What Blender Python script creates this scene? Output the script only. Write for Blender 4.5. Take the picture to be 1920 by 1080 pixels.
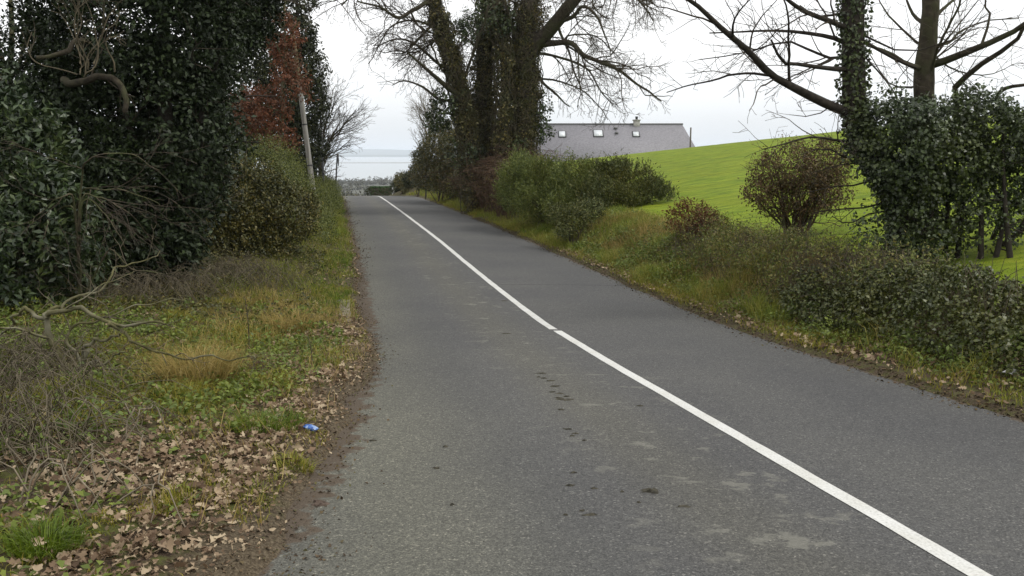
import bpy, math
import numpy as np
from mathutils import Vector

# ------------------------------------------------------------------ scene, camera, sky, sun
for o in list(bpy.data.objects):
    bpy.data.objects.remove(o)
scn = bpy.context.scene
COL = scn.collection
R = math.radians
FPX = 1598.0                      # focal length in pixels of the 1920 px wide photograph
PITCH = R(9.07)
cam_d = bpy.data.cameras.new('camera')
cam_d.sensor_width = 36.0
cam_d.lens = 36.0 * FPX / 1920.0
cam_d.clip_start = 0.05
cam_d.clip_end = 60000
cam = bpy.data.objects.new('camera', cam_d)
cam.location = (0, 0, 0)          # eye level is z = 0, the road lies about 2 m below
cam.rotation_euler = (R(90) - PITCH, 0, 0)
COL.objects.link(cam)
scn.camera = cam

SUN_EL, SUN_AZ = R(55), R(95)     # azimuth measured clockwise from +Y (to the right of the view)
w = bpy.data.worlds.new('World')
scn.world = w
w.use_nodes = True
nt = w.node_tree
nt.nodes.clear()
wo = nt.nodes.new('ShaderNodeOutputWorld')
bg = nt.nodes.new('ShaderNodeBackground')
sky = nt.nodes.new('ShaderNodeTexSky')
sky.sky_type = 'NISHITA'
sky.sun_disc = False
sky.sun_elevation = SUN_EL
sky.sun_rotation = SUN_AZ
sky_s = nt.nodes.new('ShaderNodeVectorMath'); sky_s.operation = 'SCALE'; sky_s.inputs['Scale'].default_value = 0.10
nt.links.new(sky.outputs[0], sky_s.inputs[0])
tc = nt.nodes.new('ShaderNodeTexCoord')
sep = nt.nodes.new('ShaderNodeSeparateXYZ')
nt.links.new(tc.outputs['Generated'], sep.inputs[0])
cr = nt.nodes.new('ShaderNodeValToRGB')        # cloud deck: bluish grey low down, white above (as an overcast sky is)
e = cr.color_ramp.elements
e[0].position = 0.0; e[0].color = (0.84, 0.90, 0.97, 1)
e[1].position = 0.34; e[1].color = (1.36, 1.35, 1.33, 1)
m = cr.color_ramp.elements.new(0.035); m.color = (0.93, 0.965, 1.01, 1)
m = cr.color_ramp.elements.new(0.10); m.color = (1.24, 1.24, 1.24, 1)
nt.links.new(sep.outputs['Z'], cr.inputs[0])
mp = nt.nodes.new('ShaderNodeMapping'); mp.inputs['Scale'].default_value = (1.6, 1.6, 5.0)
nt.links.new(tc.outputs['Generated'], mp.inputs[0])
ns = nt.nodes.new('ShaderNodeTexNoise'); ns.inputs['Scale'].default_value = 1.7; ns.inputs['Detail'].default_value = 5
nt.links.new(mp.outputs[0], ns.inputs['Vector'])
nr = nt.nodes.new('ShaderNodeMapRange')
nr.inputs['From Min'].default_value = 0.3; nr.inputs['From Max'].default_value = 0.7
nr.inputs['To Min'].default_value = 0.97; nr.inputs['To Max'].default_value = 1.06
nt.links.new(ns.outputs[0], nr.inputs['Value'])
cl = nt.nodes.new('ShaderNodeVectorMath'); cl.operation = 'SCALE'
nt.links.new(cr.outputs[0], cl.inputs[0]); nt.links.new(nr.outputs[0], cl.inputs['Scale'])
mx = nt.nodes.new('ShaderNodeMix'); mx.data_type = 'RGBA'; mx.inputs['Factor'].default_value = 0.88
nt.links.new(sky_s.outputs[0], mx.inputs['A']); nt.links.new(cl.outputs[0], mx.inputs['B'])
nt.links.new(mx.outputs['Result'], bg.inputs['Color'])
bg.inputs['Strength'].default_value = 1.0
nt.links.new(bg.outputs[0], wo.inputs['Surface'])

sd = bpy.data.lights.new('sun', 'SUN')
sd.energy = 1.5
sd.angle = R(14)
sd.color = (1.0, 0.97, 0.92)
so = bpy.data.objects.new('sun', sd)
dirv = Vector((math.sin(SUN_AZ) * math.cos(SUN_EL), math.cos(SUN_AZ) * math.cos(SUN_EL), math.sin(SUN_EL)))
so.rotation_euler = dirv.to_track_quat('Z', 'Y').to_euler()
so.location = (30, 20, 40)
COL.objects.link(so)
scn.view_settings.view_transform = 'Standard'
scn.view_settings.look = 'None'
scn.view_settings.exposure = 0.06
scn.view_settings.gamma = 1.0
scn.view_settings.use_curve_mapping = False

# ------------------------------------------------------------------ helpers
rng = np.random.default_rng(11)
CP, SP = math.cos(PITCH), math.sin(PITCH)

def P(px, py, Y):
    """point on the ray through photo pixel (px,py) at forward distance Y"""
    a = (px - 960) / FPX; b = (540 - py) / FPX
    t = Y / (CP + b * SP)
    return np.array([a * t, Y, (-SP + b * CP) * t])

def _hash(ix, iy, s):
    n = (ix.astype(np.int64) * 374761393 + iy.astype(np.int64) * 668265263 + s * 974634777) & 0x7fffffff
    n = ((n ^ (n >> 13)) * 1274126177) & 0x7fffffff
    return ((n ^ (n >> 16)) & 0xffff) / 65535.0

def vnoise(x, y, s=0):
    x = np.asarray(x, float); y = np.asarray(y, float)
    ix = np.floor(x); iy = np.floor(y); fx = x - ix; fy = y - iy
    fx = fx * fx * (3 - 2 * fx); fy = fy * fy * (3 - 2 * fy)
    a = _hash(ix, iy, s); b = _hash(ix + 1, iy, s); c = _hash(ix, iy + 1, s); d = _hash(ix + 1, iy + 1, s)
    return (a * (1 - fx) + b * fx) * (1 - fy) + (c * (1 - fx) + d * fx) * fy - 0.5

def fbm(x, y, s=0, o=3):
    r = 0; a = 1.0
    for k in range(o):
        r = r + a * vnoise(np.asarray(x) * 2 ** k + 17.3 * k, np.asarray(y) * 2 ** k - 9.1 * k, s + k); a *= 0.5
    return r

def sstep(a, b, x):
    t = np.clip((np.asarray(x, float) - a) / (b - a), 0, 1)
    return t * t * (3 - 2 * t)

def norm(v):
    return v / (np.linalg.norm(v, axis=-1, keepdims=True) + 1e-9)

def link(name, me, mat=None, parent=None):
    o = bpy.data.objects.new(name, me)
    COL.objects.link(o)
    if mat is not None and me is not None:
        me.materials.append(mat)
    if parent is not None:
        o.parent = parent
        o.matrix_parent_inverse = parent.matrix_world.inverted() if parent.type == 'EMPTY' else o.matrix_parent_inverse
    return o

def empty(name, loc, label, cat, group=None):
    o = bpy.data.objects.new(name, None)
    o.empty_display_size = 0.2
    COL.objects.link(o)
    o['label'] = label; o['category'] = cat
    if group: o['group'] = group
    o.location = [float(c) for c in loc]
    o.matrix_world = __import__('mathutils').Matrix.Translation(o.location)
    return o

def tag(o, label=None, cat=None, group=None, kind=None):
    if label: o['label'] = label
    if cat: o['category'] = cat
    if group: o['group'] = group
    if kind: o['kind'] = kind
    return o

def mesh(name, V, *Fs, smooth=False):
    """fast mesh from vertex array and face arrays (n,k)"""
    me = bpy.data.meshes.new(name)
    V = np.ascontiguousarray(V, dtype=np.float32)
    me.vertices.add(len(V)); me.vertices.foreach_set('co', V.ravel())
    loops = np.concatenate([np.asarray(F, np.int32).ravel() for F in Fs if len(F)])
    tot = np.concatenate([np.full(len(F), np.asarray(F).shape[1], np.int32) for F in Fs if len(F)])
    st = np.concatenate([[0], np.cumsum(tot)[:-1]]).astype(np.int32)
    me.loops.add(len(loops)); me.loops.foreach_set('vertex_index', loops)
    me.polygons.add(len(tot)); me.polygons.foreach_set('loop_start', st)
    if smooth: me.polygons.foreach_set('use_smooth', np.ones(len(tot), bool))
    me.update(calc_edges=True)
    return me

class Buf:
    """collects tubes, boxes and quads into one mesh"""
    def __init__(s): s.V = []; s.Q = []; s.T = []; s.n = 0
    def raw(s, V, Q=None, T=None):
        V = np.asarray(V, float)
        if Q is not None and len(Q): s.Q.append(np.asarray(Q, np.int64) + s.n)
        if T is not None and len(T): s.T.append(np.asarray(T, np.int64) + s.n)
        s.V.append(V); s.n += len(V)
    def tube(s, pts, rad, sides=5, cap=False):
        pts = np.asarray(pts, float); n = len(pts); rad = np.broadcast_to(np.asarray(rad, float), (n,))
        tg = np.empty_like(pts); tg[1:-1] = pts[2:] - pts[:-2]; tg[0] = pts[1] - pts[0]; tg[-1] = pts[-1] - pts[-2]
        tg = norm(tg)
        m = np.abs(tg.mean(0)); ref = np.zeros(3); ref[int(np.argmin(m))] = 1.0
        a = norm(np.cross(tg, ref)); b = np.cross(tg, a)
        an = np.arange(sides) * (2 * math.pi / sides)
        V = pts[:, None, :] + rad[:, None, None] * (np.cos(an)[None, :, None] * a[:, None, :] + np.sin(an)[None, :, None] * b[:, None, :])
        i = np.arange(n - 1)[:, None] * sides; j = np.arange(sides)[None, :]; k = (j + 1) % sides
        Q = np.stack([i + j, i + k, i + sides + k, i + sides + j], -1).reshape(-1, 4)
        V = V.reshape(-1, 3); T = None
        if cap:
            V = np.vstack([V, pts[0], pts[-1]])
            jj = np.arange(sides); kk = (jj + 1) % sides
            T = np.vstack([np.stack([kk, jj, np.full(sides, n * sides)], -1),
                           np.stack([(n - 1) * sides + jj, (n - 1) * sides + kk, np.full(sides, n * sides + 1)], -1)])
        s.raw(V, Q, T)
    def box(s, c, sz, rz=0.0):
        c = np.asarray(c, float); h = np.asarray(sz, float) / 2
        V = np.array([[x, y, z] for z in (-1, 1) for y in (-1, 1) for x in (-1, 1)], float) * h
        cz, sn = math.cos(rz), math.sin(rz)
        V = V @ np.array([[cz, sn, 0], [-sn, cz, 0], [0, 0, 1]]) + c
        s.raw(V, [[0, 2, 3, 1], [4, 5, 7, 6], [0, 1, 5, 4], [2, 6, 7, 3], [0, 4, 6, 2], [1, 3, 7, 5]])
    def build(s, name, mat, parent=None, smooth=False):
        if not s.V: return None
        V = np.vstack(s.V)
        if parent is not None: V = V - np.array(parent_origin(parent))
        Fs = []
        if s.Q: Fs.append(np.vstack(s.Q))
        if s.T: Fs.append(np.vstack(s.T))
        me = mesh(name, V, *Fs, smooth=smooth)
        o = bpy.data.objects.new(name, me); COL.objects.link(o); me.materials.append(mat)
        if parent is not None: o.parent = parent
        if name in ('twigs', 'bare_twigs', 'bare_shoot', 'stems', 'crown', 'vine', 'suckers', 'canes'): o['kind'] = 'stuff'
        return o

def parent_origin(p):
    v = Vector((0, 0, 0))
    while p is not None:
        v = v + p.location; p = p.parent
    return v

def put(name, V, Fs, mat, parent=None, smooth=False):
    if parent is not None: V = np.asarray(V) - np.array(parent_origin(parent))
    me = mesh(name, V, *Fs, smooth=smooth)
    o = bpy.data.objects.new(name, me); COL.objects.link(o); me.materials.append(mat)
    if parent is not None: o.parent = parent
    return o

# ------------------------------------------------------------------ materials
def nodes(name):
    m = bpy.data.materials.new(name); m.use_nodes = True
    t = m.node_tree; t.nodes.clear()
    out = t.nodes.new('ShaderNodeOutputMaterial'); b = t.nodes.new('ShaderNodeBsdfPrincipled')
    t.links.new(b.outputs[0], out.inputs['Surface'])
    return m, t, b, out

def N(t, typ, **kw):
    n = t.nodes.new(typ)
    for k, v in kw.items():
        if k.startswith('i_'):
            n.inputs[k[2:].replace('_', ' ')].default_value = v
        else: setattr(n, k, v)
    return n

def ramp(t, cols, src):
    r = t.nodes.new('ShaderNodeValToRGB'); el = r.color_ramp.elements
    while len(el) > 1: el.remove(el[-1])
    el[0].position = cols[0][0]; el[0].color = (*cols[0][1], 1)
    for p, c in cols[1:]:
        x = el.new(p); x.color = (*c, 1)
    t.links.new(src, r.inputs[0]); return r

def mixc(t, f, a, b, mode='MIX'):
    x = t.nodes.new('ShaderNodeMix'); x.data_type = 'RGBA'; x.blend_type = mode
    for s, v in (('Factor', f), ('A', a), ('B', b)):
        if hasattr(v, 'is_output'): t.links.new(v, x.inputs[s])
        else: x.inputs[s].default_value = (*v, 1) if isinstance(v, tuple) else v
    return x.outputs['Result']

def noise(t, scale, detail=3, vec=None, rough=0.5):
    n = N(t, 'ShaderNodeTexNoise'); n.inputs['Scale'].default_value = scale; n.inputs['Detail'].default_value = detail
    n.inputs['Roughness'].default_value = rough
    if vec is None:
        g = N(t, 'ShaderNodeNewGeometry'); vec = g.outputs['Position']
    t.links.new(vec, n.inputs['Vector']); return n.outputs[0]

def leafmat(name, cols, rough=0.45, trans=0.25, spec=0.5, clump=0.9, tint=(1.25, 1.1, 0.7)):
    """foliage: colour differs leaf by leaf and slowly over the plant"""
    m, t, b, out = nodes(name)
    g = N(t, 'ShaderNodeNewGeometry')
    n = len(cols)
    r = ramp(t, [(i / max(1, n - 1), c) for i, c in enumerate(cols)], g.outputs['Random Per Island'])
    nz = noise(t, clump, 2)
    mr = N(t, 'ShaderNodeMapRange'); mr.inputs['From Min'].default_value = 0.35; mr.inputs['From Max'].default_value = 0.7
    t.links.new(nz, mr.inputs['Value'])
    c2 = mixc(t, mr.outputs[0], r.outputs[0], mixc(t, 1.0, r.outputs[0], tint, 'MULTIPLY'))
    t.links.new(c2, b.inputs['Base Color'])
    b.inputs['Roughness'].default_value = rough
    b.inputs['Specular IOR Level'].default_value = spec
    if trans > 0:
        tr = N(t, 'ShaderNodeBsdfTranslucent'); t.links.new(c2, tr.inputs['Color'])
        ms = N(t, 'ShaderNodeMixShader'); ms.inputs[0].default_value = trans
        t.links.new(b.outputs[0], ms.inputs[1]); t.links.new(tr.outputs[0], ms.inputs[2])
        t.links.new(ms.outputs[0], out.inputs['Surface'])
    return m

def plainmat(name, c1, c2, scale=8.0, rough=0.8, bump=0.0, spec=0.3, detail=4, c3=None, scale3=1.2):
    m, t, b, out = nodes(name)
    nz = noise(t, scale, detail)
    r = ramp(t, [(0.3, c1), (0.7, c2)], nz)
    col = r.outputs[0]
    if c3 is not None:
        n3 = noise(t, scale3, 3)
        r3 = ramp(t, [(0.45, (0, 0, 0)), (0.62, (1, 1, 1))], n3)
        col = mixc(t, r3.outputs[0], col, c3)
    t.links.new(col, b.inputs['Base Color'])
    b.inputs['Roughness'].default_value = rough; b.inputs['Specular IOR Level'].default_value = spec
    if bump:
        bp = N(t, 'ShaderNodeBump'); bp.inputs['Strength'].default_value = bump; bp.inputs['Distance'].default_value = 0.03
        t.links.new(nz, bp.inputs['Height']); t.links.new(bp.outputs[0], b.inputs['Normal'])
    return m

M = {}
M['bark'] = plainmat('bark', (0.035, 0.029, 0.02), (0.11, 0.092, 0.06), 9, 0.9, 0.6, 0.2, 5, (0.075, 0.08, 0.035), 2.2)
M['bark_dark'] = plainmat('bark_dark', (0.018, 0.015, 0.012), (0.05, 0.042, 0.033), 12, 0.9, 0.5, 0.2)
M['bark_mid'] = plainmat('bark_mid', (0.022, 0.018, 0.013), (0.07, 0.058, 0.04), 10, 0.9, 0.7, 0.2, 5, (0.05, 0.05, 0.025), 2.2)
M['bark_moss'] = plainmat('bark_moss', (0.055, 0.052, 0.022), (0.13, 0.12, 0.055), 11, 0.9, 0.6, 0.2, 5, (0.16, 0.15, 0.10), 4.0)
M['twig'] = plainmat('twig', (0.035, 0.028, 0.02), (0.085, 0.066, 0.045), 5, 0.85)
M['twig_grey'] = plainmat('twig_grey', (0.06, 0.05, 0.032), (0.15, 0.125, 0.08), 5, 0.85)
M['twig_brown'] = plainmat('twig_brown', (0.045, 0.027, 0.018), (0.12, 0.072, 0.042), 5, 0.85)
M['twig_pale'] = plainmat('twig_pale', (0.12, 0.10, 0.07), (0.24, 0.20, 0.14), 6, 0.85)
M['holm'] = leafmat('holm_leaf', [(0.007, 0.012, 0.004), (0.013, 0.021, 0.007), (0.020, 0.032, 0.011), (0.035, 0.052, 0.017)], 0.5, 0.06, 0.25, 0.8, (1.1, 1.1, 0.9))
M['laurel'] = leafmat('laurel_leaf', [(0.013, 0.025, 0.010), (0.026, 0.045, 0.018), (0.041, 0.068, 0.026), (0.065, 0.091, 0.035)], 0.36, 0.1, 0.5)
M['ivy'] = leafmat('ivy_leaf', [(0.019, 0.029, 0.014), (0.034, 0.051, 0.020), (0.051, 0.077, 0.029), (0.077, 0.107, 0.041)], 0.4, 0.1, 0.45)
M['ivy_dull'] = leafmat('ivy_dull_leaf', [(0.025, 0.033, 0.008), (0.041, 0.054, 0.012), (0.065, 0.079, 0.020), (0.099, 0.109, 0.031)], 0.45, 0.1, 0.4)
M['ivy_tree'] = leafmat('ivy_tree_leaf', [(0.036, 0.039, 0.014), (0.061, 0.061, 0.022), (0.097, 0.090, 0.034), (0.131, 0.112, 0.045)], 0.5, 0.1, 0.35)
M['hedge'] = leafmat('hedge_leaf', [(0.032, 0.043, 0.012), (0.071, 0.093, 0.021), (0.121, 0.143, 0.032), (0.175, 0.196, 0.053)], 0.5, 0.25, 0.35, 0.7, (1.1, 1.0, 0.7))
M['olive'] = leafmat('olive_leaf', [(0.024, 0.027, 0.010), (0.050, 0.058, 0.018), (0.093, 0.095, 0.029), (0.151, 0.131, 0.039)], 0.5, 0.15, 0.35)
M['copper'] = leafmat('copper_leaf', [(0.069, 0.027, 0.014), (0.135, 0.055, 0.026), (0.202, 0.096, 0.048), (0.107, 0.062, 0.037)], 0.55, 0.3, 0.3, 1.2, (1.2, 0.9, 0.8))
M['conifer'] = leafmat('conifer_leaf', [(0.012, 0.018, 0.008), (0.026, 0.036, 0.013), (0.048, 0.056, 0.018)], 0.55, 0.1, 0.3)
M['gorse'] = leafmat('gorse_needle', [(0.041, 0.057, 0.013), (0.078, 0.108, 0.023), (0.130, 0.165, 0.039), (0.177, 0.201, 0.053)], 0.55, 0.15, 0.3, 0.8, (1.15, 1.0, 0.75))
M['gorse_dark'] = leafmat('gorse_dark_needle', [(0.025, 0.033, 0.008), (0.049, 0.064, 0.015), (0.083, 0.101, 0.025), (0.125, 0.122, 0.038)], 0.55, 0.12, 0.3)
M['holly'] = leafmat('holly_leaf', [(0.021, 0.029, 0.009), (0.050, 0.059, 0.016), (0.092, 0.094, 0.024), (0.152, 0.114, 0.028)], 0.42, 0.1, 0.4)
M['brown_shrub'] = leafmat('brown_shrub_leaf', [(0.056, 0.044, 0.019), (0.103, 0.072, 0.032), (0.159, 0.101, 0.048), (0.112, 0.111, 0.036)], 0.6, 0.15, 0.25, 1.0, (1.0, 0.95, 0.9))
M['bracken'] = leafmat('bracken_frond', [(0.06, 0.028, 0.014), (0.11, 0.05, 0.025), (0.16, 0.085, 0.042)], 0.7, 0.2, 0.2)
M['grass'] = leafmat('grass_blade', [(0.106, 0.122, 0.017), (0.180, 0.204, 0.025), (0.253, 0.269, 0.034), (0.316, 0.260, 0.062)], 0.55, 0.35, 0.3, 0.8, (1.2, 1.0, 0.8))
M['grass_lush'] = leafmat('lush_grass_blade', [(0.062, 0.103, 0.011), (0.096, 0.156, 0.015), (0.136, 0.196, 0.022)], 0.5, 0.35, 0.3)
M['grass_dry'] = leafmat('dry_grass_blade', [(0.205, 0.147, 0.046), (0.342, 0.248, 0.086), (0.478, 0.358, 0.145), (0.239, 0.202, 0.053)], 0.65, 0.35, 0.2, 1.0, (0.9, 0.95, 0.8))
M['grass_bank'] = leafmat('bank_grass_blade', [(0.129, 0.131, 0.023), (0.203, 0.209, 0.033), (0.295, 0.254, 0.054), (0.370, 0.282, 0.083)], 0.6, 0.35, 0.25, 1.6, (0.62, 0.98, 0.5))
M['field_blade'] = leafmat('field_grass_blade', [(0.119, 0.206, 0.008), (0.150, 0.254, 0.011), (0.183, 0.283, 0.016)], 0.55, 0.35, 0.25, 0.25, (1.1, 1.02, 1.0))
M['litter'] = leafmat('dead_leaf', [(0.084, 0.051, 0.029), (0.182, 0.120, 0.071), (0.306, 0.222, 0.140), (0.459, 0.367, 0.242)], 0.7, 0.1, 0.25, 1.5, (0.85, 0.85, 0.85))
M['scrub_leaf'] = leafmat('scrub_leaf', [(0.067, 0.094, 0.022), (0.114, 0.145, 0.031), (0.173, 0.180, 0.048), (0.200, 0.172, 0.060)], 0.6, 0.2, 0.25, 1.0, (1.0, 0.9, 0.8))
M['weed'] = leafmat('weed_leaf', [(0.061, 0.091, 0.019), (0.111, 0.157, 0.031), (0.161, 0.215, 0.044)], 0.5, 0.25, 0.35)

# ground
def ground_mat():
    m, t, b, out = nodes('ground_soil_and_turf')
    at = N(t, 'ShaderNodeAttribute', attribute_name='zone')
    sp = N(t, 'ShaderNodeSeparateColor'); t.links.new(at.outputs['Color'], sp.inputs[0])
    n1 = noise(t, 9, 5); n2 = noise(t, 55, 4); n3 = noise(t, 0.55, 3)
    soil = ramp(t, [(0.25, (0.022, 0.016, 0.011)), (0.5, (0.055, 0.038, 0.025)), (0.75, (0.10, 0.07, 0.045))], n2).outputs[0]
    moss = ramp(t, [(0.3, (0.035, 0.04, 0.012)), (0.7, (0.085, 0.09, 0.025))], n1).outputs[0]
    msk = ramp(t, [(0.42, (0, 0, 0)), (0.6, (1, 1, 1))], n1).outputs[0]
    verge = mixc(t, msk, soil, moss)
    mud = ramp(t, [(0.3, (0.045, 0.034, 0.022)), (0.5, (0.085, 0.066, 0.042)), (0.7, (0.15, 0.12, 0.08))], n2).outputs[0]
    verge = mixc(t, sp.outputs['Green'], verge, mud)
    mapn = N(t, 'ShaderNodeMapping'); mapn.inputs['Scale'].default_value = (0.8, 3.0, 1.0)
    g = N(t, 'ShaderNodeNewGeometry'); t.links.new(g.outputs['Position'], mapn.inputs[0])
    f1 = noise(t, 1.3, 7, mapn.outputs[0], 0.72)
    fld = ramp(t, [(0.36, (0.072, 0.112, 0.008)), (0.46, (0.122, 0.178, 0.010)), (0.56, (0.158, 0.218, 0.013)), (0.66, (0.225, 0.28, 0.024))], f1).outputs[0]
    fld = mixc(t, ramp(t, [(0.35, (0, 0, 0)), (0.75, (1, 1, 1))], n3).outputs[0], fld, mixc(t, 1.0, fld, (1.15, 1.0, 0.9), 'MULTIPLY'))
    c = mixc(t, sp.outputs['Red'], verge, fld)
    far = ramp(t, [(0.35, (0.06, 0.066, 0.05)), (0.5, (0.095, 0.097, 0.075)), (0.65, (0.075, 0.074, 0.06))], noise(t, 0.012, 3)).outputs[0]
    c = mixc(t, sp.outputs['Blue'], c, far)
    t.links.new(c, b.inputs['Base Color'])
    b.inputs['Roughness'].default_value = 0.9; b.inputs['Specular IOR Level'].default_value = 0.15
    bp = N(t, 'ShaderNodeBump'); bp.inputs['Strength'].default_value = 0.6; bp.inputs['Distance'].default_value = 0.04
    t.links.new(n2, bp.inputs['Height']); t.links.new(bp.outputs[0], b.inputs['Normal'])
    return m
M['ground'] = ground_mat()

def asphalt_mat():
    m, t, b, out = nodes('worn_asphalt')
    lat = N(t, 'ShaderNodeAttribute', attribute_name='lat').outputs['Fac']
    sta = N(t, 'ShaderNodeAttribute', attribute_name='sta').outputs['Fac']
    chip = noise(t, 95, 3, None, 0.7)
    vor = N(t, 'ShaderNodeTexVoronoi'); vor.inputs['Scale'].default_value = 70
    g = N(t, 'ShaderNodeNewGeometry'); t.links.new(g.outputs['Position'], vor.inputs['Vector'])
    spc = N(t, 'ShaderNodeSeparateColor'); t.links.new(vor.outputs['Color'], spc.inputs[0])
    base = ramp(t, [(0.28, (0.034, 0.034, 0.034)), (0.5, (0.078, 0.078, 0.077)), (0.72, (0.14, 0.14, 0.137))], chip).outputs[0]
    stone = ramp(t, [(0.0, (0.6, 0.6, 0.6)), (0.6, (1.0, 1.0, 1.0)), (0.93, (1.25, 1.24, 1.2)), (1.0, (2.2, 2.15, 2.05))], spc.outputs[0]).outputs[0]
    c = mixc(t, 0.75, base, mixc(t, 1.0, base, stone, 'MULTIPLY'))
    # broad weathering
    br = noise(t, 0.45, 4)
    c = mixc(t, 0.8, c, mixc(t, 1.0, c, ramp(t, [(0.3, (0.86, 0.86, 0.88)), (0.7, (1.16, 1.15, 1.10))], br).outputs[0], 'MULTIPLY'))
    # greenish grime at the left side of the left lane, and dust between the wheel tracks
    def band(cen, wid):
        a = N(t, 'ShaderNodeMath', operation='SUBTRACT'); t.links.new(lat, a.inputs[0]); a.inputs[1].default_value = cen
        a2 = N(t, 'ShaderNodeMath', operation='ABSOLUTE'); t.links.new(a.outputs[0], a2.inputs[0])
        r = N(t, 'ShaderNodeMapRange'); r.interpolation_type = 'SMOOTHSTEP'
        r.inputs['From Min'].default_value = wid; r.inputs['From Max'].default_value = 0.0
        t.links.new(a2.outputs[0], r.inputs['Value']); return r.outputs[0]
    grime = mixc(t, 1.0, c, (1.26, 1.25, 1.07), 'MULTIPLY')
    c = mixc(t, band(-3.3, 1.9), c, grime)
    track = mixc(t, 1.0, c, (0.93, 0.935, 0.95), 'MULTIPLY')
    c = mixc(t, band(-2.05, 0.55), c, track)
    c = mixc(t, band(1.9, 1.2), c, track)
    dust = mixc(t, 1.0, c, (1.12, 1.10, 1.0), 'MULTIPLY')
    c = mixc(t, band(-0.95, 0.75), c, dust)
    # scuffed pale patches near the line
    mp2 = N(t, 'ShaderNodeMapping'); mp2.inputs['Scale'].default_value = (2.2, 3.0, 1)
    t.links.new(g.outputs['Position'], mp2.inputs[0])
    pn = noise(t, 1.5, 4, mp2.outputs[0], 0.6)
    pm = ramp(t, [(0.60, (0, 0, 0)), (0.66, (1, 1, 1))], pn).outputs[0]
    pb = N(t, 'ShaderNodeMath', operation='MULTIPLY'); t.links.new(pm, pb.inputs[0]); t.links.new(band(-0.75, 1.5), pb.inputs[1])
    pb2 = N(t, 'ShaderNodeMath', operation='MULTIPLY'); t.links.new(pb.outputs[0], pb2.inputs[0]); pb2.inputs[1].default_value = 0.5
    c = mixc(t, pb2.outputs[0], c, (0.20, 0.195, 0.165))
    # paving joints across the right lane
    def joint(st, wd, lo):
        a = N(t, 'ShaderNodeMath', operation='SUBTRACT'); t.links.new(sta, a.inputs[0]); a.inputs[1].default_value = st
        wn = N(t, 'ShaderNodeMath', operation='MULTIPLY_ADD'); t.links.new(noise(t, 2.5, 2), wn.inputs[0]); wn.inputs[1].default_value = .12; t.links.new(a.outputs[0], wn.inputs[2])
        a2 = N(t, 'ShaderNodeMath', operation='ABSOLUTE'); t.links.new(wn.outputs[0], a2.inputs[0])
        l = N(t, 'ShaderNodeMath', operation='LESS_THAN'); t.links.new(a2.outputs[0], l.inputs[0]); l.inputs[1].default_value = wd
        g2 = N(t, 'ShaderNodeMath', operation='GREATER_THAN'); t.links.new(lat, g2.inputs[0]); g2.inputs[1].default_value = lo
        p = N(t, 'ShaderNodeMath', operation='MULTIPLY'); t.links.new(l.outputs[0], p.inputs[0]); t.links.new(g2.outputs[0], p.inputs[1]); return p.outputs[0]
    c = mixc(t, joint(18.8, .04, .1), c, mixc(t, 1.0, c, (.68, .68, .68), 'MULTIPLY'))
    # muddy left edge
    ev = N(t, 'ShaderNodeAttribute', attribute_name='edge').outputs['Fac']
    en = noise(t, 5, 5)
    em = N(t, 'ShaderNodeMath', operation='ADD'); t.links.new(ev, em.inputs[0]); t.links.new(en, em.inputs[1])
    er = ramp(t, [(0.92, (0, 0, 0)), (1.15, (1, 1, 1))], em.outputs[0]).outputs[0]
    c = mixc(t, er, c, ramp(t, [(0.3, (0.045, 0.034, 0.024)), (0.7, (0.11, 0.085, 0.06))], chip).outputs[0])
    t.links.new(c, b.inputs['Base Color'])
    b.inputs['Roughness'].default_value = 0.85; b.inputs['Specular IOR Level'].default_value = 0.25
    bp = N(t, 'ShaderNodeBump'); bp.inputs['Strength'].default_value = 0.55; bp.inputs['Distance'].default_value = 0.008
    t.links.new(chip, bp.inputs['Height']); t.links.new(bp.outputs[0], b.inputs['Normal'])
    return m
M['asphalt'] = asphalt_mat()

def paint_mat():
    m, t, b, out = nodes('worn_white_paint')
    n = noise(t, 60, 4); n2 = noise(t, 3, 3)
    c = ramp(t, [(0.24, (0.30, 0.30, 0.28)), (0.36, (0.48, 0.48, 0.455)), (0.6, (0.60, 0.60, 0.575))], n).outputs[0]
    c = mixc(t, ramp(t, [(0.4, (0, 0, 0)), (0.75, (1, 1, 1))], n2).outputs[0], c, mixc(t, 1.0, c, (0.88, 0.87, 0.83), 'MULTIPLY'))
    t.links.new(c, b.inputs['Base Color']); b.inputs['Roughness'].default_value = 0.7
    return m
M['paint'] = paint_mat()

# ------------------------------------------------------------------ terrain shape
_pd = np.array([-40, -15, 0, 4.35, 7.5, 13.7, 20, 28.5, 44, 58, 68, 75, 82, 92, 110, 150, 250, 500, 800, 1150, 1560, 1700, 2500])
_pz = -np.array([0.4, 1.2, 2.0, 2.28, 2.47, 2.86, 2.93, 2.93, 3.10, 3.30, 3.48, 3.76, 4.4, 5.7, 8.0, 12.5, 17.5, 31, 38, 44, 50.5, 54, 60])
_yy = np.arange(-40, 200, 0.25)
_zz = np.interp(_yy, _pd, _pz)
_k = np.exp(-0.5 * (np.arange(-24, 25) * 0.25 / 1.8) ** 2); _k /= _k.sum()
_zs = np.convolve(np.pad(_zz, 24, mode='edge'), _k, mode='valid')
def zr(y):
    y = np.asarray(y, float)
    return np.where(y < 190, np.interp(y, _yy, _zs), np.interp(y, _pd, _pz))
def xc(y):
    y = np.asarray(y, float)
    return 3.43 - 0.205 * y - 0.008 * np.clip(y - 66, 0, 60) ** 2
_ly = np.array([-40, 0, 4.35, 7.5, 10.4, 14, 20, 200.]); _lw = np.array([5.0, 4.75, 4.15, 3.50, 3.16, 3.02, 2.98, 2.98])
def wl(y): return np.interp(y, _ly, _lw) + 0.22 * fbm(np.asarray(y) * 0.8, np.zeros_like(np.asarray(y, float)), 5, 4)
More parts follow.
